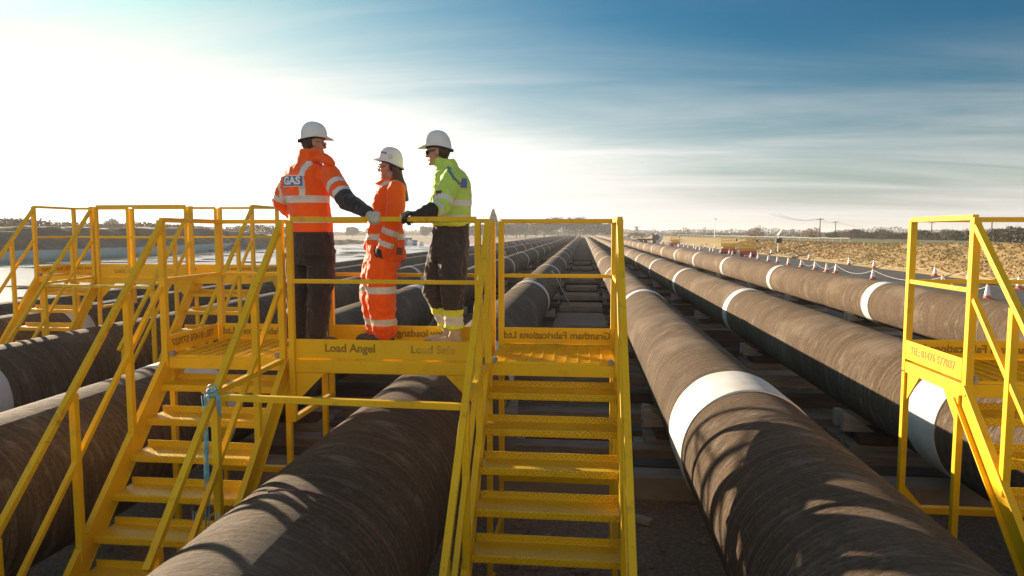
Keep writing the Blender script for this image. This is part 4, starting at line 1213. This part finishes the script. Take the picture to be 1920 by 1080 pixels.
# --- second worker: woman in orange, in profile, long hair
YW = 5.94
t = empty('person', (-1.750, 5.940, 3.000), 'woman in an orange hi-vis suit and white helmet with long dark red hair', 'person'); t.location.z = ZD
yaw = R(82)            # chest towards -x
C2 = lambda px_, z: V(((-1.750, 5.940, 3.000)[0] + (px_ - 722) * .00468, YW, z))
torso = [ringsec(C2(724, 2.755), yaw, .200, .172), ringsec(C2(724, 2.80), yaw, .202, .170), ringsec(C2(723, 2.95), yaw, .195, .160), ringsec(C2(724, 3.1), yaw, .180, .146), ringsec(C2(729, 3.24), yaw, .185, .142), ringsec(C2(733, 3.34), yaw, .180, .125), ringsec(C2(736, 3.40), yaw, .145, .10), ringsec(C2(737, 3.44), yaw, .08, .075)]
sh_l = V((-1.594, 5.780, 3.365)); el_l = V((-1.609, 5.720, 3.082)); wr_l = V((-1.707, 5.740, 2.844))
sh_r = V((-1.751, 6.100, 3.386)); el_r = V((-1.843, 6.160, 3.078)); wr_r = V((-1.936, 6.060, 2.874))
arm_l = ([sh_l, sh_l.lerp(el_l, .5), el_l, el_l.lerp(wr_l, .5), wr_l], [.080, .078, .074, .072, .068])
arm_r = ([sh_r, sh_r.lerp(el_r, .5), el_r, el_r.lerp(wr_r, .5), wr_r], [.074, .07, .066, .062, .058])
hip_l = V((-1.759, 5.860, 2.747)); kn_l = V((-1.767, 5.840, 2.438)); an_l = V((-1.769, 5.960, 2.107)); an_l.z = 2.115
hip_r = V((-1.846, 6.020, 2.740)); kn_r = V((-1.897, 6.040, 2.437)); an_r = V((-1.862, 6.020, 2.107)); an_r.z = 2.115
leg_l = ([hip_l, hip_l.lerp(kn_l, .5), kn_l, kn_l.lerp(an_l, .5), an_l], [.132, .136, .130, .118, .100])
leg_r = ([hip_r, hip_r.lerp(kn_r, .5), kn_r, kn_r.lerp(an_r, .5), an_r], [.126, .13, .128, .112, .092])
F, L, U = frame_of((-1.0, .10), .02)
hd = V((-1.702, 5.940, 3.572))
core_body(t, hd, F, L, U, .90, torso, [arm_l, arm_r], [leg_l, leg_r], .97)
b = MB(); b.loft(torso, 30); limb(b, *arm_l); limb(b, *arm_r)
b.loft([ringsec(C2(735, 3.40), yaw, .10, .095), ringsec(C2(733, 3.44), yaw, .088, .085), ringsec(C2(733, 3.475), yaw, .075, .075)], 22)
b.loft([(V((-1.724, 5.910, 3.444)), V((.03, 0, .02)), V((0, .05, 0))), (V((-1.774, 5.900, 3.439)), V((.024, 0, .018)), V((0, .04, 0))), (V((-1.818, 5.900, 3.430)), V((.006, 0, .006)), V((0, .016, 0)))], 14)
J2 = wrinkle(remeshed(b, .0085, 5), .009, 2); axl = [sh_l, el_l, wr_l]; axr = [sh_r, el_r, wr_r]
def pick2(p, n):
    dl, s = seg_info(p, axl); dr, s2 = seg_info(p, axr)
    if dl < .088 and s > .08 and p.y < YW - .105:
        if .345 < s < .395 or .455 < s < .500: return 1
        if s > .535 and s < .56 and p.x < wr_l.x: return 2
        return 0
    if dr < .085 and s2 > .1 and p.y > YW + .13:
        return 1 if .30 < s2 < .35 or .42 < s2 < .47 else 0
    if 2.935 < p.z < 2.985 or 3.165 < p.z < 3.212 and p.y > YW - .09: return 1
    lat = p.y - YW
    if p.z > 3.0 and -.135 < lat < -.085: return 1
    if p.z > 3.0 and .085 < lat < .135: return 1
    return 0
j = link_mesh('jacket', J2, [M['orange'], M['reflect'], M['navy']], t, pick2)
b = MB(); b.box((-1.565, 5.735, 2.840), (.05, .012, .06), R(-8)); b.build('pocket_tab', M['badge_maroon'], j)
b = MB(); limb(b, *leg_l); limb(b, *leg_r); b.loft([ringsec(C2(718, 2.68), yaw, .15, .15), ringsec(C2(719, 2.8), yaw, .16, .15), ringsec(C2(722, 2.92), yaw, .15, .14)], 22)
# trouser hems spread over the shoes
for p in (an_l, an_r): b.loft([(p + V((0, 0, .06)), V((.095, 0, 0)), V((0, .09, 0))), (p + V((0, 0, -.012)), V((.100, 0, 0)), V((0, .095, 0)))], 18)
def pick2t(p, n):
    return 1 if 2.47 < p.z - .12 * (p.x - C2(715, 0).x) * 0 < 2.525 or 2.175 < p.z < 2.235 else 0
link_mesh('trousers', wrinkle(remeshed(b, .0085, 5), .013, 5), [M['orange'], M['reflect']], t, pick2t)
boot(t, (an_l.x, an_l.y, 0), (-1, .02), M['boot_dark'], ZD); boot(t, (an_r.x, an_r.y, 0), (-1, .15), M['boot_dark'], ZD)
for wr, s in ((wr_l, -1), (wr_r, 1)):
    e0 = wr + V((.06 if s < 0 else .15, -.17 * s, .13)); k0 = e0 + V((-.045, .0, -.07))
    hand(t, 'glove' if s < 0 else 'glove', M['glove_dark'], e0, k0, (-.8, 0, .5), (-.3, .2 * -s, -1), (.1, .5 * -s, -.8), (.3, .6 * -s, -.4), [e0 + V((-.02, 0, -.02)), e0 + V((-.05, .02 * -s, -.05)), e0 + V((-.06, .03 * -s, -.085))], scale=.9)
b = MB(); k = .9
b.ball(hd - F * .04 + U * .02, [F * .066, L * .072, U * .075], 20, 12)
b.loft([(V((-1.635, 5.940, 3.590)), V((.036, 0, 0)), V((0, .074, 0))), (V((-1.626, 5.940, 3.520)), V((.036, 0, .0)), V((0, .078, 0))), (V((-1.617, 5.920, 3.448)), V((.045, 0, .02)), V((0, .082, 0))), (V((-1.588, 5.900, 3.391)), V((.045, 0, .03)), V((0, .075, 0))),
        (V((-1.553, 5.890, 3.335)), V((.024, 0, .012)), V((0, .055, 0))), (V((-1.527, 5.880, 3.274)), V((.012, 0, .006)), V((0, .028, 0)))], 20)
b.loft([(V((-1.628, 5.865, 3.573)), V((.022, 0, 0)), V((0, .016, 0))), (V((-1.629, 5.865, 3.509)), V((.026, 0, 0)), V((0, .02, 0))), (V((-1.620, 5.845, 3.438)), V((.028, 0, 0)), V((0, .024, 0))), (V((-1.600, 5.820, 3.377)), V((.028, 0, 0)), V((0, .03, 0))), (V((-1.558, 5.840, 3.341)), V((.02, 0, 0)), V((0, .03, 0)))], 14)
link_mesh('hair', remeshed(b, .006, 3), [M['hair_long']], t)
F2, L2, U2 = frame_of((-1.0, .10), .18)
h = helmet(t, hd, F2, L2, U2, .95, M['helmet_cream'])
b = MB(); c = hd - F2 * .045 + L2 * -.0 + U2 * .085
lat = L2 * -1.0 if L2.y > 0 else L2
pc = hd + lat * .089 - F2 * .03 + U2 * .092
b.tube([pc + V((0, 0, 0)), pc + lat * .006], .021, 16); b.build('sticker', M['cream_label'], h)
b = MB(); pq = hd + lat * .072 + F2 * .060 + U2 * .115
for q in range(5): b.bar(pq - F2 * .012 * q - U2 * .010 + lat * .0035 * q, pq - F2 * (.012 * q - .005) + U2 * .008 + lat * .0035 * q, .007, .006)
b.build('emblem', M['badge_blue'], h)
b = MB()
for s in (-1, 1): b.bar(hd + L * .070 * s + U * .006 - F * .0, hd + F * .080 + L * .058 * s + U * .004, .004, .007)
for s in (-1, 1): b.tube([hd + F * .086 + L * (.032 * s + .022 * math.cos(a)) + U * (-.006 + .017 * math.sin(a)) for a in [2 * math.pi * q / 12 for q in range(13)]], .0025, 5)
b.build('spectacles', M['dark'], t)
b = MB()
for s in (-1, 1): b.ball(hd + F * .073 + L * .030 * s - U * .004, [F * .008, L * .012, U * .007], 10, 6)
b.build('eye', M['dark'], t, smooth=True)

# --- third worker: lime jacket, dark trousers, sunglasses, black glove on the rail
YW = 5.90
t = empty('person', (-1.174, 5.900, 3.000), 'worker in a lime hi-vis jacket and sunglasses, black glove on the rail', 'person'); t.location.z = ZD
yaw = R(68)
C3 = lambda px_, z: V(((-1.174, 5.900, 3.000)[0] + (px_ - 840) * .00465, YW, z))
torso = [ringsec(C3(847, 3.055), yaw, .185, .152), ringsec(C3(847, 3.10), yaw, .190, .155), ringsec(C3(848, 3.2), yaw, .195, .155), ringsec(C3(849, 3.33), yaw, .205, .152), ringsec(C3(848, 3.44), yaw, .200, .140), ringsec(C3(845, 3.52), yaw, .165, .112), ringsec(C3(840, 3.57), yaw, .095, .088)]
sh_l = V((-1.109, 5.730, 3.457)); el_l = V((-1.159, 5.566, 3.201)); wr_l = V((-1.280, 5.321, 3.143))
sh_r = V((-1.215, 6.080, 3.495)); el_r = V((-1.334, 6.100, 3.230)); wr_r = V((-1.410, 5.900, 3.144))
arm_l = ([sh_l, sh_l.lerp(el_l, .5), el_l, el_l.lerp(wr_l, .5), wr_l], [.090, .084, .076, .068, .050])
arm_r = ([sh_r, sh_r.lerp(el_r, .5), el_r, el_r.lerp(wr_r, .5), wr_r], [.08, .075, .068, .06, .05])
hip_l = V((-1.116, 5.840, 2.843)); kn_l = V((-1.124, 5.820, 2.483)); an_l = V((-1.120, 5.860, 2.132)); an_l.z = 2.20
hip_r = V((-1.229, 5.980, 2.839)); kn_r = V((-1.325, 5.960, 2.483)); an_r = V((-1.210, 6.000, 2.158)); an_r.z = 2.20
leg_l = ([hip_l, hip_l.lerp(kn_l, .5), kn_l, kn_l.lerp(an_l, .45), an_l], [.128, .122, .106, .092, .080])
leg_r = ([hip_r, hip_r.lerp(kn_r, .5), kn_r, kn_r.lerp(an_r, .5), an_r], [.130, .124, .106, .088, .074])
F, L, U = frame_of((-1.0, .06), -.05)
hd = V((-1.255, 5.890, 3.695))
core_body(t, hd, F, L, U, .95, torso, [arm_l, arm_r], [leg_l, leg_r])
b = MB(); b.loft(torso, 30); limb(b, *arm_l); limb(b, *arm_r)
b.loft([ringsec(C3(842, 3.52), yaw, .115, .105), ringsec(C3(838, 3.58), yaw, .102, .100), ringsec(C3(835, 3.635), yaw, .088, .09)], 22)
J3 = wrinkle(remeshed(b, .0085, 5), .010, 3); axl = [sh_l, el_l, wr_l]; axr = [sh_r, el_r, wr_r]
def pick3(p, n):
    dl, s = seg_info(p, axl); dr, s2 = seg_info(p, axr)
    if dl < .104 and s > .07 and p.y < YW - .14:
        if .215 < s < .262 or .375 < s < .418: return 1
        if s > .44: return 3
        return 0
    if dr < .09 and s2 > .1 and p.y > YW + .12: return 0
    if p.z < 3.085: return 4
    if 3.105 < p.z < 3.15 or 3.225 < p.z < 3.275: return 1
    q = (p - sh_l); 
    if p.z > 3.40 and p.y < YW and p.z < 3.56 and abs((p.x - C3(857, 0).x) + .75 * (p.z - 3.49)) < .014: return 2
    return 0
j = link_mesh('jacket', J3, [M['lime'], M['reflect'], M['slate'], M['glove_dark'], M['limey']], t, pick3)
b = MB(); mid = sh_l.lerp(el_l, .55) + V((-.045, -.075, 0)); b.box(mid, (.052, .014, .058), R(-32)); b.build('arm_badge', M['badge_maroon'], j)
a0 = R(50); bc = C3(849, 3.42)
b = MB(); pv = []; pf = []
for i in range(5):
    for zq in (-.04, .04):
        a = a0 + (-.05 + .1 * i / 4) / .19; pv.append((bc.x - .012 + math.sin(a) * .165, bc.y - math.cos(a) * .165, 3.42 + zq))
for i in range(4): pf.append((2 * i, 2 * i + 2, 2 * i + 3, 2 * i + 1))
b.add(pv, pf); pn = b.build('back_panel', M['badge_blue'], j); s = pn.modifiers.new('t', 'SOLIDIFY'); s.thickness = .008; s.offset = 0
b = MB(); limb(b, *leg_l); limb(b, *leg_r); b.loft([ringsec(C3(842, 2.76), yaw, .165, .16), ringsec(C3(844, 2.9), yaw, .17, .165), ringsec(C3(846, 3.08), yaw, .165, .15)], 22)
for p, rr in ((an_l, .082), (an_r, .074)): b.loft([(p + V((0, 0, .09)), V((rr, 0, 0)), V((0, rr, 0))), (p + V((0, 0, -.035)), V((rr * 1.08, 0, 0)), V((0, rr * 1.08, 0)))], 18)
def pick3t(p, n):
    if p.z > 2.33: return 0
    return 2 if 2.20 < p.z < 2.27 else 1
link_mesh('trousers', wrinkle(remeshed(b, .0085, 5), .013, 6), [M['charcoal'], M['limey'], M['reflect']], t, pick3t)
boot(t, (an_l.x, an_l.y, 0), (-1, -.05), M['boot_tan'], ZD); boot(t, (an_r.x, an_r.y, 0), (-1, .1), M['boot_tan'], ZD)
hand(t, 'glove', M['glove_dark'], (-1.291, 5.296, 3.146), (-1.351, 5.215, 3.148), (.55, -.80, -.1), (-.75, -.45, -.5), (-.25, -.1, -1), (.4, .35, -.8),
     [(-1.308, 5.296, 3.151), (-1.359, 5.260, 3.146), (-1.391, 5.235, 3.128)], r=.0125, scale=1.12)
hand(t, 'glove', M['glove_dark'], wr_r, wr_r + V((-.06, -.06, -.01)), (.6, -.6, 0), (-.7, -.4, -.5), (-.2, -.1, -1), (.4, .3, -.8), [wr_r + V((0, -.02, .01)), wr_r + V((-.03, -.06, .02)), wr_r + V((-.06, -.09, .0))])
b = MB(); b.ball(hd - F * .036 + U * .006, [F * .072, L * .0745, U * .078], 20, 12); b.ball(hd - F * .052 - U * .045, [F * .036, L * .054, U * .045], 16, 10)
b.ball(hd - F * .0 + U * .02, [F * .03, L * .074, U * .03], 16, 10)
link_mesh('hair', remeshed(b, .006, 2), [M['hair_dark']], t)
helmet(t, hd, F, L, U, .99, M['helmet'])
b = MB()
for s in (-1, 1): b.bar(hd - F * .012 + L * .074 * s + U * .010, hd + F * .086 + L * .060 * s + U * .006, .006, .012)
g = b.build('sunglasses', M['dark'], t)
b = MB()
for s in (-1, 1): b.ball(hd + F * .086 + L * .036 * s - U * .004, [F * .012, L * .032, U * .021], 16, 9)
b.build('lens', M['lens'], g, smooth=True)

TREES = [('b', -200.1, 221.4, 0.0, 0.83), ('c', -148.4, 176.3, 0.0, 0.71), ('a', -152.5, 185.9, 0.0, 0.88), ('a', -140.3, 177.1, 0.0, 0.94), ('c', -133.7, 172.8, 0.0, 0.86), ('b', -141.6, 187.1, 0.0, 1.0), ('e', -178.4, 243.8, 0.0, 0.83), ('b', -193.7, 282.5, 0.0, 0.94), ('c', -203.4, 311.8, 0.0, 0.75), ('b', -202.1, 332.1, 0.0, 0.95), ('a', -189.8, 333.4, 0.0, 0.76), ('b', -192.8, 363.3, 0.0, 0.91), ('f', -43.1, 328.4, 0.0, 1.28), ('c', -42.0, 358.8, 0.0, 1.39), ('b', -36.9, 379.5, 0.0, 1.73), ('a', -32.7, 390.0, 0.0, 1.55), ('b', -58.4, 397.4, 0.0, 1.54), ('e', -23.8, 421.2, 0.0, 1.16), ('e', -16.0, 432.1, 0.0, 1.3), ('e', -8.8, 422.7, 0.0, 1.2), ('e', -1.7, 443.6, 0.0, 1.32), ('g', -29.4, 430.7, 0.0, 1.21), ('g', 5.7, 434.3, 0.0, 1.35), ('g', -38.5, 419.6, 0.0, 1.23), ('g', -44.4, 398.9, 0.0, 1.11), ('g', -49.4, 388.3, 0.0, 1.05), ('g', -58.4, 397.4, 0.0, 1.07), ('b', -4.0, 473.7, 0.0, 1.99), ('c', 11.7, 434.9, 0.0, 1.45), ('b', 16.4, 435.4, 0.0, 1.63), ('g', 14.4, 445.3, 0.0, 1.18), ('b', 25.1, 335.5, 0.3, 1.16), ('c', 54.6, 530.2, 0.3, 0.82), ('a', 52.3, 368.5, 0.3, 0.91), ('b', 56.1, 379.0, 0.3, 0.98), ('c', 83.9, 492.8, 0.3, 0.9), ('b', 87.7, 483.1, 0.3, 1.04), ('c', 83.3, 341.5, 0.3, 0.82), ('b', 86.3, 311.5, 0.3, 0.8), ('a', 80.2, 270.6, 0.3, 0.67), ('b', 86.4, 281.3, 0.3, 0.73), ('b', 78.3, 159.4, 0.3, 0.65), ('g', -69.5, 416.4, 0.0, 0.96), ('g', -84.5, 425.0, 0.0, 0.97), ('g', -97.9, 423.6, 0.0, 0.93), ('g', -128.3, 410.4, 0.0, 0.87), ('g', -141.3, 409.0, 0.0, 0.87), ('b', -111.3, 422.2, 0.0, 1.16), ('b', -131.5, 410.0, 0.0, 1.1)]
for k, x, y, z, s in TREES:
    if x < -120 and y < 340: lab, grp = 'bare hazy tree beyond the dark earth bank', 'bare trees beyond the earth bank'
    elif k == 'f': lab, grp = 'tall pointed evergreen rising above the far tree line', None
    elif k == 'e' and x < -100: lab, grp = 'rounded dark tree beyond the earth bank', None
    elif k == 'e': lab, grp = 'broad dark evergreen where the pipes meet the horizon', 'evergreens at the end of the pipes'
    elif k == 'g': lab, grp = 'brown scrubby tree in the low tree line at the horizon', 'scrubby trees at the horizon'
    elif x > 75 and y < 170: lab, grp = 'bare round tree showing above the hedge under the platform top rail', None
    elif x > 20 and y < 345 and x < 30: lab, grp = 'bare tree standing alone in the field behind the white tank', None
    elif x > 20: lab, grp = 'bare winter tree among the fields beyond the road', 'bare trees among the fields'
    else: lab, grp = 'bare winter tree in the far tree line', 'bare trees in the far tree line'
    plant(k, x, y, z, s, lab, grp)
for (x, y, s) in ((52, 215, 1.5), (57, 235, 1.6), (66, 205, 1.4), (61, 190, 1.5), (70, 190, 1.3), (75, 180, 1.2)):
    plant('s', x, y, 0.9, s * .72, 'dark rounded bush in front of the distant fields', 'bushes in front of the fields')
for k, o in T.items():
    if k not in used:
        for ch in list(o.children): bpy.data.objects.remove(ch)
        bpy.data.objects.remove(o)

def hedge(name, path, w, h, dens, leaf, mats, label, base, cat='hedge'):
    c0 = path[len(path) // 2]
    t = empty(name, (c0[0], c0[1], base), label, cat)
    b = MB(); st = MB()
    for (xa, ya), (xb, yb) in zip(path[:-1], path[1:]):
        L = math.hypot(xb - xa, yb - ya)
        for k in range(int(L * dens)):
            s = random.random(); x = xa + (xb - xa) * s; y = ya + (yb - ya) * s
            hh = h * (0.75 + 0.5 * noise.noise(V((x * .12, y * .12, 2))) + 0.25 * noise.noise(V((x * .5, y * .5, 7))))
            z = hh * random.random() ** 0.7
            p = V((x + random.uniform(-w, w) * (1.05 - .5 * z / hh), y + random.uniform(-w, w) * .6, base + z))
            u = V((random.gauss(0, 1), random.gauss(0, 1), random.gauss(0, 1.3))).normalized(); v = u.orthogonal().normalized(); q = leaf * random.uniform(.4, 1.3)
            b.add([p - u * q, p + v * q * .5, p + u * q, p - v * q * .5], [(0, 1, 2, 3)], random.choice((0, 0, 0, 1)))
        for k in range(int(L * .8)):
            s = random.random(); x = xa + (xb - xa) * s; y = ya + (yb - ya) * s
            st.tube([(x, y, base - .3), (x + random.uniform(-.4, .4), y, base + h * .7)], [.05, .02], 4)
    b.build('foliage', mats, t); st.build('stem', M['bark'], t)
hedge('hedgerow', [(72, 70), (66, 90), (74, 118), (84, 150), (86, 190), (82, 240)], 1.7, 2.9, 150, .3, [M['hedge'], M['hedge_green']], 'long dark hawthorn hedge behind the grass bank', 1.0)
hedge('hedgerow', [(20, 300), (60, 330), (120, 320), (220, 340)], 2, 2.6, 16, .5, [M['hedge'], M['hedge_green']], 'distant field hedge crossing below the horizon', 0.4)
hedge('scrub_thicket', [(-80, 50), (-84, 75), (-92, 105), (-100, 140), (-96, 170), (-80, 190)], 4.5, 3.0, 190, .24, [M['twig'], M['hedge']], 'tawny scrub thicket along the top of the earth bank', 2.4, 'thicket')

# far woods that read as one mass along the horizon
fw = MB()
for k in range(46000):
    a = R(random.uniform(-48, 44)); d = random.uniform(680, 900)
    x, y = math.sin(a) * d, math.cos(a) * d
    hh = 6.0 + 5.0 * noise.noise(V((a * 14, 0, 3))) + 2 * noise.noise(V((a * 60, 0, 8)))
    z = hh * (0.62 if a < R(-18) else 1.0) * random.random() ** 1.3
    u = V((random.gauss(0, 1), random.gauss(0, 1), random.gauss(0, 1))).normalized(); v = u.orthogonal().normalized(); q = random.uniform(.5, 1.5) * (1.0 if z < 3 else .6)
    p = V((x, y, z)); fw.add([p - u * q, p + v * q * .7, p + u * q, p - v * q * .7], [(0, 1, 2, 3)])
tag(fw.build('far_woods', M['hedge']), kind='stuff')

# ------------------------------------------------------------------ camera, light, sky
cam = bpy.data.cameras.new('camera'); cam.lens = 24.0; cam.sensor_width = 36.0; cam.clip_start = 0.05; cam.clip_end = 9000
co = bpy.data.objects.new('camera', cam); col.objects.link(co); sc.camera = co
co.location = (0, 0, 3.0); co.rotation_euler = (R(90 - 4.645), 0, R(5.913))

SUN_AZ, SUN_EL = R(-50.0), R(11.5)         # left of the pipes' direction, low winter sun
sd = V((math.sin(SUN_AZ) * math.cos(SUN_EL), math.cos(SUN_AZ) * math.cos(SUN_EL), math.sin(SUN_EL)))
ld = bpy.data.lights.new('sun', 'SUN'); ld.energy = 5.0; ld.angle = R(0.55); ld.color = (1.0, 0.81, 0.58)
lo = bpy.data.objects.new('sun', ld); col.objects.link(lo); lo.location = sd * 50
lo.rotation_euler = sd.to_track_quat('Z', 'Y').to_euler()

w = bpy.data.worlds.new('World'); sc.world = w; w.use_nodes = True
nt = w.node_tree; n = N(nt); bg = nt.nodes['Background']
sky = n('ShaderNodeTexSky'); sky.sky_type = 'NISHITA'; sky.sun_disc = False
sky.sun_elevation = SUN_EL; sky.sun_rotation = SUN_AZ; sky.altitude = 50; sky.air_density = 1.0; sky.dust_density = 2.2; sky.ozone_density = 2.0
tc = n('ShaderNodeTexCoord'); d = tc.outputs['Generated']
hs = n('ShaderNodeHueSaturation'); hs.inputs['Saturation'].default_value = 1.25; n.l(sky.outputs[0], hs.inputs['Color'])
sp = n('ShaderNodeSeparateXYZ'); n.l(d, sp.inputs[0])
# thin wind-drawn cirrus: noise on a flattened plane of the sky dome
zz = n.math('MAXIMUM', sp.outputs[2], 0.015)
px = n.math('DIVIDE', sp.outputs[0], n.math('ADD', zz, 0.12)); py = n.math('DIVIDE', sp.outputs[1], n.math('ADD', zz, 0.12))
cv = n('ShaderNodeCombineXYZ'); n.l(px, cv.inputs[0]); n.l(py, cv.inputs[1])
mp = n('ShaderNodeMapping'); mp.inputs['Rotation'].default_value = (0, 0, R(-8)); mp.inputs['Scale'].default_value = (0.35, 1.5, 1); n.l(cv.outputs[0], mp.inputs['Vector'])
c1 = n.noise(0.9, 7, 0.62, mp.outputs[0], 0.5)
streak = n.ramp(c1, 0.36, 0.72)
dot = n('ShaderNodeVectorMath'); dot.operation = 'DOT_PRODUCT'; dot.inputs[1].default_value = tuple(sd); n.l(d, dot.inputs[0])
near_sun = n.math('SMOOTH_MIN', n.math('MULTIPLY_ADD', dot.outputs['Value'], 1.0, 0.0), 1.0, 0.1)
glow = n.ramp(dot.outputs['Value'], 0.35, 1.0)
high = n.ramp(zz, 0.10, 0.36, (1, 1, 1, 1), (0.30, 0.30, 0.30, 1))
ns = n.math('MULTIPLY', glow, high)
low = n.ramp(zz, 0.0, 0.26, (1, 1, 1, 1), (0, 0, 0, 1))
back_fill = n.ramp(n.math('MULTIPLY', sp.outputs[1], -1.0), 0.10, 0.75)  # unseen bright veil added behind the camera to fill faces turned its way
# the white veil thickens towards the horizon and reaches higher near the sun
reach = n.math('MULTIPLY_ADD', n.math('POWER', glow, 1.5), 0.23, 0.25)
wv = n.math('DIVIDE', n.math('SUBTRACT', reach, zz), 0.25, clamp=True)
wv = n.math('POWER', wv, 1.4)
edge_ = n.math('MULTIPLY', n.math('MULTIPLY', wv, n.math('SUBTRACT', 1.0, wv)), 4.0)
wv = n.math('ADD', wv, n.math('MULTIPLY', n.math('MULTIPLY', n.math('SUBTRACT', c1, 0.5), 1.0), edge_))
wv = n.math('ADD', wv, n.math('MULTIPLY', streak, 0.07))
veil = n.math('ADD', wv, n.math('MULTIPLY', back_fill, 0.6), clamp=True)
bright = n.math('MULTIPLY_ADD', n.math('POWER', ns, 2.0), 3.4, 3.7)
bright = n.math('MULTIPLY', bright, n.math('MULTIPLY_ADD', c1, 0.5, 0.75))
bright = n.math('MULTIPLY', bright, n.math('MULTIPLY_ADD', n.ramp(zz, 0.12, 0.36), -0.30, 1.0))
bright = n.math('MULTIPLY_ADD', back_fill, 1.8, bright)
vm = n('ShaderNodeVectorMath'); vm.operation = 'SCALE'; vm.inputs[0].default_value = (1.0, 0.98, 0.945); n.l(bright, vm.inputs['Scale'])
deep = n.mix(1.0, hs.outputs[0], (0.070, 0.36, 0.43, 1), 'MULTIPLY')
gm = n('ShaderNodeGamma'); gm.inputs['Gamma'].default_value = 1.15; n.l(deep, gm.inputs['Color'])
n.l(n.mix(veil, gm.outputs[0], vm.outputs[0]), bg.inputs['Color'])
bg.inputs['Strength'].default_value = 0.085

# winter air: a thin even haze over the whole site
b = MB(); b.box((0, 1800, 10.0), (5800, 4100, 22.0))
hz = bpy.data.materials.new('winter_haze'); hz.use_nodes = True
hn = hz.node_tree; hn.nodes.remove(hn.nodes['Principled BSDF'])
pv = hn.nodes.new('ShaderNodeVolumePrincipled'); pv.inputs['Color'].default_value = (0.93, 0.94, 0.96, 1); pv.inputs['Density'].default_value = 0.00042; pv.inputs['Anisotropy'].default_value = 0.3
hn.links.new(pv.outputs[0], hn.nodes['Material Output'].inputs['Volume'])
tag(b.build('haze', hz, fix=True), kind='stuff')

vs = sc.view_settings; vs.view_transform = 'Standard'; vs.look = 'None'; vs.exposure = 1.38; vs.gamma = 1.0; vs.use_curve_mapping = False
sc.cycles.max_bounces = 6; sc.cycles.transparent_max_bounces = 8
